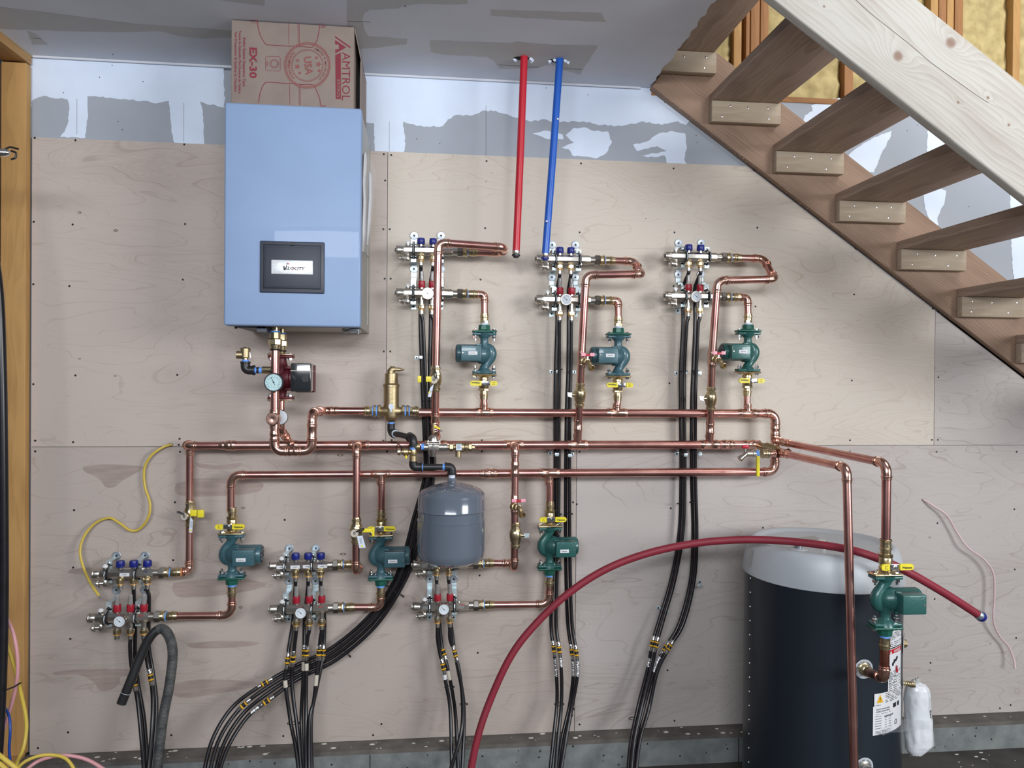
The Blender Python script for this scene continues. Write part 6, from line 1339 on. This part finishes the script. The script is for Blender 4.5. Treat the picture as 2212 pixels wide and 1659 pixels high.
# ------------------------------------------------------------ white bag taped to the tank
bgx=P(1985,1500,.42)
bag=thing('insulation_bag','white plastic bag hanging over the fitting on the right of the water tank','bag',(bgx.x,-.42,P(1985,1625,.42).z))
from mathutils import noise
prof=[(1474,1972,1984,.3),(1478,1964,1997,.7),(1486,1960,2004,.9),(1500,1957,2007,1),(1520,1956,2009,1),(1545,1956,2010,1),(1565,1956,2013,1),(1590,1955,2014,1),(1608,1955,2014,.95),(1618,1957,2003,.8),(1627,1963,1992,.6),(1631,1968,1982,.3)]
mb=MB(); rs=[]; n=40
prof2=[]
for i in range(len(prof)-1):
    for k in range(5): prof2.append(tuple(prof[i][j]+(prof[i+1][j]-prof[i][j])*k/5 for j in range(4)))
prof2.append(prof[-1])
for py,xa_,xb_,dp in prof2:
    a=P(xa_,py,.42); b=P(xb_,py,.42); c=(a+b)/2; rx=(b.x-a.x)/2; ring=[]
    for k in range(n):
        t=2*math.pi*k/n; d=V((math.cos(t),math.sin(t),0)); w=1+.10*noise.noise(V((d.x*2.2,d.y*2.2,c.z*16)))+.05*noise.noise(V((d.x*6,d.y*6,c.z*34)))
        ring.append(V((c.x+rx*d.x*w*.98,c.y+.040*dp*d.y*w,c.z+.004*noise.noise(V((d.x*3,d.y*3,c.z*20))))))
    rs.append(ring)
mb.rings(rs); mb.build('bag','bag_white',bag,ang=60)
c=P(1978,1472,.42); mb=MB(); mb.tube(catmull([c+V((-.012,0,.006)),c+V((0,-.004,-.012)),c+V((.004,0,.010)),c+V((.010,.0,-.004)),c+V((.014,0,.014))],4),.006,n=8); mb.prism([c+V((.0,-.006,-.010)),c+V((.016,-.006,-.008)),c+V((.015,-.006,.014)),c+V((.008,-.006,.017)),c+V((.003,-.006,.010))],(0,.004,0)); mb.build('grey_tag','tank_top',bag)
mb=MB(); q=P(2010.5,1545,.452)
for k in range(7): mb.box(q+V((-.003,-.0006,-.022+k*.006)),q+V((.001 if k%2 else .0025,.0006,-.018+k*.006)))
mb.build('bag_print','ink',bag)
mb=MB(); a_,_=TC(1905,1570); pts_t=[cyp(a_,lz(1905,1572),TCR+.003),cyp(a_+.15,lz(1915,1566),TCR+.003)]+[P(1944,1556,.60),P(1956,1553,.50),P(1975,1554,.476),P(1998,1556,.474),P(2012,1558,.45)]
pts_b=[cyp(a_,lz(1905,1588),TCR+.003),cyp(a_+.15,lz(1915,1584),TCR+.003)]+[P(1944,1582,.60),P(1956,1580,.50),P(1975,1578,.478),P(1998,1576,.476),P(2012,1574,.45)]
vs=[];
for a,b in zip(pts_t,pts_b): vs+=[a,b]
mb.add(vs,[(2*i,2*i+1,2*i+3,2*i+2) for i in range(len(pts_t)-1)]); tag(mb.build('stretch_film','film',ang=60),'clear stretch film strap holding the white bag against the tank','film')
# ------------------------------------------------------------ hoses and free pipes
hp=[P(1008,1720,.34)+V((-.02,-.02,-.15)),(1008,1720,.34),(1030,1600,.32),(1060,1510,.30),(1105,1415,.30),(1160,1345,.30),(1230,1280,.31),(1310,1229,.33),(1400,1195,.36),(1500,1174,.40),(1600,1166,.45),(1700,1169,.52),(1800,1181,.62),(1870,1197,.70),(1950,1230,.74),(2040,1281,.72),(2112,1327,.70)]
rh=thing('red_hose','long red hose arching up over the water tank with a blue end cap','hose',P(*hp[4]))
path=catmull([p if isinstance(p,V) else P(*p) for p in hp],6); MB().tube(path,.0140,n=20).build('hose','red_hose',rh)
t=(path[-1]-path[-3]).normalized(); e=path[-1]; MB().lathe(e-t*.004,t,[(0,.0150),(.003,.0165),(.016,.0160)],n=22).build('ferrule','zinc_dull',rh)
MB().lathe(e+t*.012,t,[(0,.0150),(.002,.0180),(.008,.0180),(.009,.015),(.016,.0145),(.018,.012)],n=16).build('end_cap','blue_cap',rh)
def ceilpipe(top,bot,mt,capmt,label,name,marks=None):
    a=PZ(*top,CZ-.004); d0=-a.y; b=P(bot[0],bot[1],d0-.02); r=thing(name,label,'pipe',b)
    ax=(a-b).normalized(); MB().tube([b,b.lerp(a,.5)+V((.001,0,0)),a+ax*.12],.0145,n=24).build('pipe',mt,r)
    MB().lathe(b,-ax,[(-.004,.0148),(.002,.0152),(.010,.0135),(.012,.012)],n=22).build('ferrule','nickel',r)
    MB().lathe(b-ax*.010,-ax,[(0,.014),(.001,.0165),(.007,.0165),(.009,.011),(.014,.010)],n=20).build('end_cap',capmt,r)
    return r,a,b
ceilpipe((1132,125),(1115,544),'red_pipe','black_plastic','bright red pipe hanging straight down from the ceiling','red_pipe')
r_,a,b=ceilpipe((1209,130),(1178,550),'blue_pipe','blue_cap','bright blue pipe hanging from the ceiling in front of a manifold','blue_pipe')
mb=MB(); 
for px,py in ((1205,257),(1181,478)): p=P(px,py,-a.y+.012); mb.box(p+V((-.0035,-.0012,-.003)),p+V((.0035,.003,.003)))
mb.build('white_print','paper',r_)
# corrugated black pipe arch
cpts=[(262,1520,.33),(281,1474,.32),(306,1412,.30),(326,1374,.29),(348,1358,.28),(365,1374,.27),(373,1412,.27),(366,1480,.28),(351,1560,.30),(336,1700,.34)]
path=catmull([P(*p) for p in cpts],10); cv=thing('conduit','dusty black corrugated pipe bent in an arch at lower left','pipe',P(*cpts[4]))
k0=int(len(path)*.40); sm_=path[:k0+1]; MB().tube(sm_,.0165,n=24).build('smooth_end','black_iron',cv)
rest=path[k0:]; fine=[]
for i in range(len(rest)-1):
    L_=(rest[i+1]-rest[i]).length; kk=max(2,int(L_/.0022))
    for j in range(kk): fine.append(rest[i].lerp(rest[i+1],j/kk))
fine.append(rest[-1]); rad=[.0178 if (i//1)%2 else .0166 for i in range(len(fine))]
MB().tube(fine,rad,n=20).build('corrugated_wall','conduit',cv,ang=20)
p=P(272,1497,.327); t=(P(281,1474,.32)-P(262,1520,.33)).normalized(); MB().tor(p,t,.0167,.0006,n=24,k=4).build('white_ring','white_plastic',cv)
# black pipe left edge
mb=MB().tube(catmull([P(*q) for q in [(-130,40,.45),(-105,180,.45),(-70,330,.44),(-32,470,.42),(-6,600,.40),(3,760,.40),(7,1000,.40),(8,1300,.40),(3,1500,.41),(-6,1660,.42),(-10,1740,.42)]],8),.0150,n=20)
tag(mb.build('black_hose','black_tube'),'thick black hose running down the left edge of the view','hose')
def cable(name,mt,pts,r,label,flat=False,group=None,cat='cable'):
    path=catmull([P(*p) for p in pts],8); return tag(MB().tube(path,r,n=10).build(name,mt),label,cat,group)
o=cable('yellow_cable','cable_yellow',[(372,960,.004),(350,967,.02),(326,985,.025),(312,1012,.02),(313,1050,.02),(324,1088,.03),(320,1118,.03),(302,1142,.02),(282,1146,.02),(258,1130,.02),(236,1119,.02),(206,1130,.02),(182,1158,.03),(173,1190,.04),(180,1225,.05),(197,1262,.06),(214,1287,.07)],.0050,'yellow cable poking out of the plywood seam and curling down at left')
r_=o; mb=MB(); p=P(216,1290,.07)
for dx in (-.002,.002): mb.cyl(p+V((dx,0,.004)),p+V((dx+.002,0,-.006)),.0011,n=6)
mb.build('bare_wires','chrome',o)
p=P(368,960,.002); mb=MB().box(p+V((-.004,-.006,-.004)),p+V((.009,0,.004))); mb.build('hole_plug','ink',o)
cable('pink_cable','white_cable',[(1994,1079,.004),(2015,1092,.02),(2045,1113,.03),(2066,1148,.03),(2090,1182,.04),(2125,1208,.04),(2146,1240,.04),(2148,1290,.04),(2146,1340,.04),(2158,1372,.03),(2178,1396,.03),(2190,1425,.04),(2193,1444,.05)],.0042,'pale pink cable hanging in waves over the plywood at right')
cable('yellow_cable','cable_yellow',[(-6,1300,.34),(8,1370,.35),(28,1430,.36),(46,1500,.34),(57,1560,.34),(52,1610,.36),(38,1645,.4),(20,1690,.45)],.0062,'yellow cable bowing out beside the thick black hose at lower left')
cable('pink_cable','cable_pink',[(-10,1270,.34),(10,1325,.35),(28,1365,.36),(37,1410,.37),(38,1455,.37),(32,1495,.36),(18,1545,.35),(0,1600,.34),(-10,1640,.34)],.0058,'pink cable bulging beside the thick black hose at lower left')
cable('blue_cable','cable_blue',[(-4,1500,.35),(10,1528,.36),(20,1548,.38),(22,1580,.40),(20,1620,.40),(24,1660,.40)],.0045,'blue cable just right of the black hose at lower left')
cable('yellow_cable','cable_yellow',[(20,1690,.50),(45,1652,.45),(80,1634,.42),(115,1631,.40),(145,1641,.40),(168,1675,.42)],.0055,'yellow cable looping in front of the curb at the bottom left')
cable('pink_cable','cable_pink',[(30,1690,.45),(70,1652,.42),(105,1636,.38),(145,1632,.36),(190,1642,.36),(240,1672,.38)],.0062,'pink cable looping over the curb at the bottom left')
cable('yellow_cable','cable_yellow',[(-120,1560,.64),(-30,1612,.62),(10,1640,.60),(60,1680,.60)],.0070,'thick yellow cable in the bottom left corner, upper strand')
cable('yellow_cable','cable_yellow',[(-120,1590,.62),(-30,1632,.60),(0,1650,.60),(40,1690,.60)],.0070,'thick yellow cable in the bottom left corner, lower strand')
tag(MB().tube([P(14,1490,.44),P(30,1484,.40),P(45,1475,.36)],.0028,n=6).build('cable_tie','black_plastic'),'black tie strap holding cables to the thick black hose','cable tie')
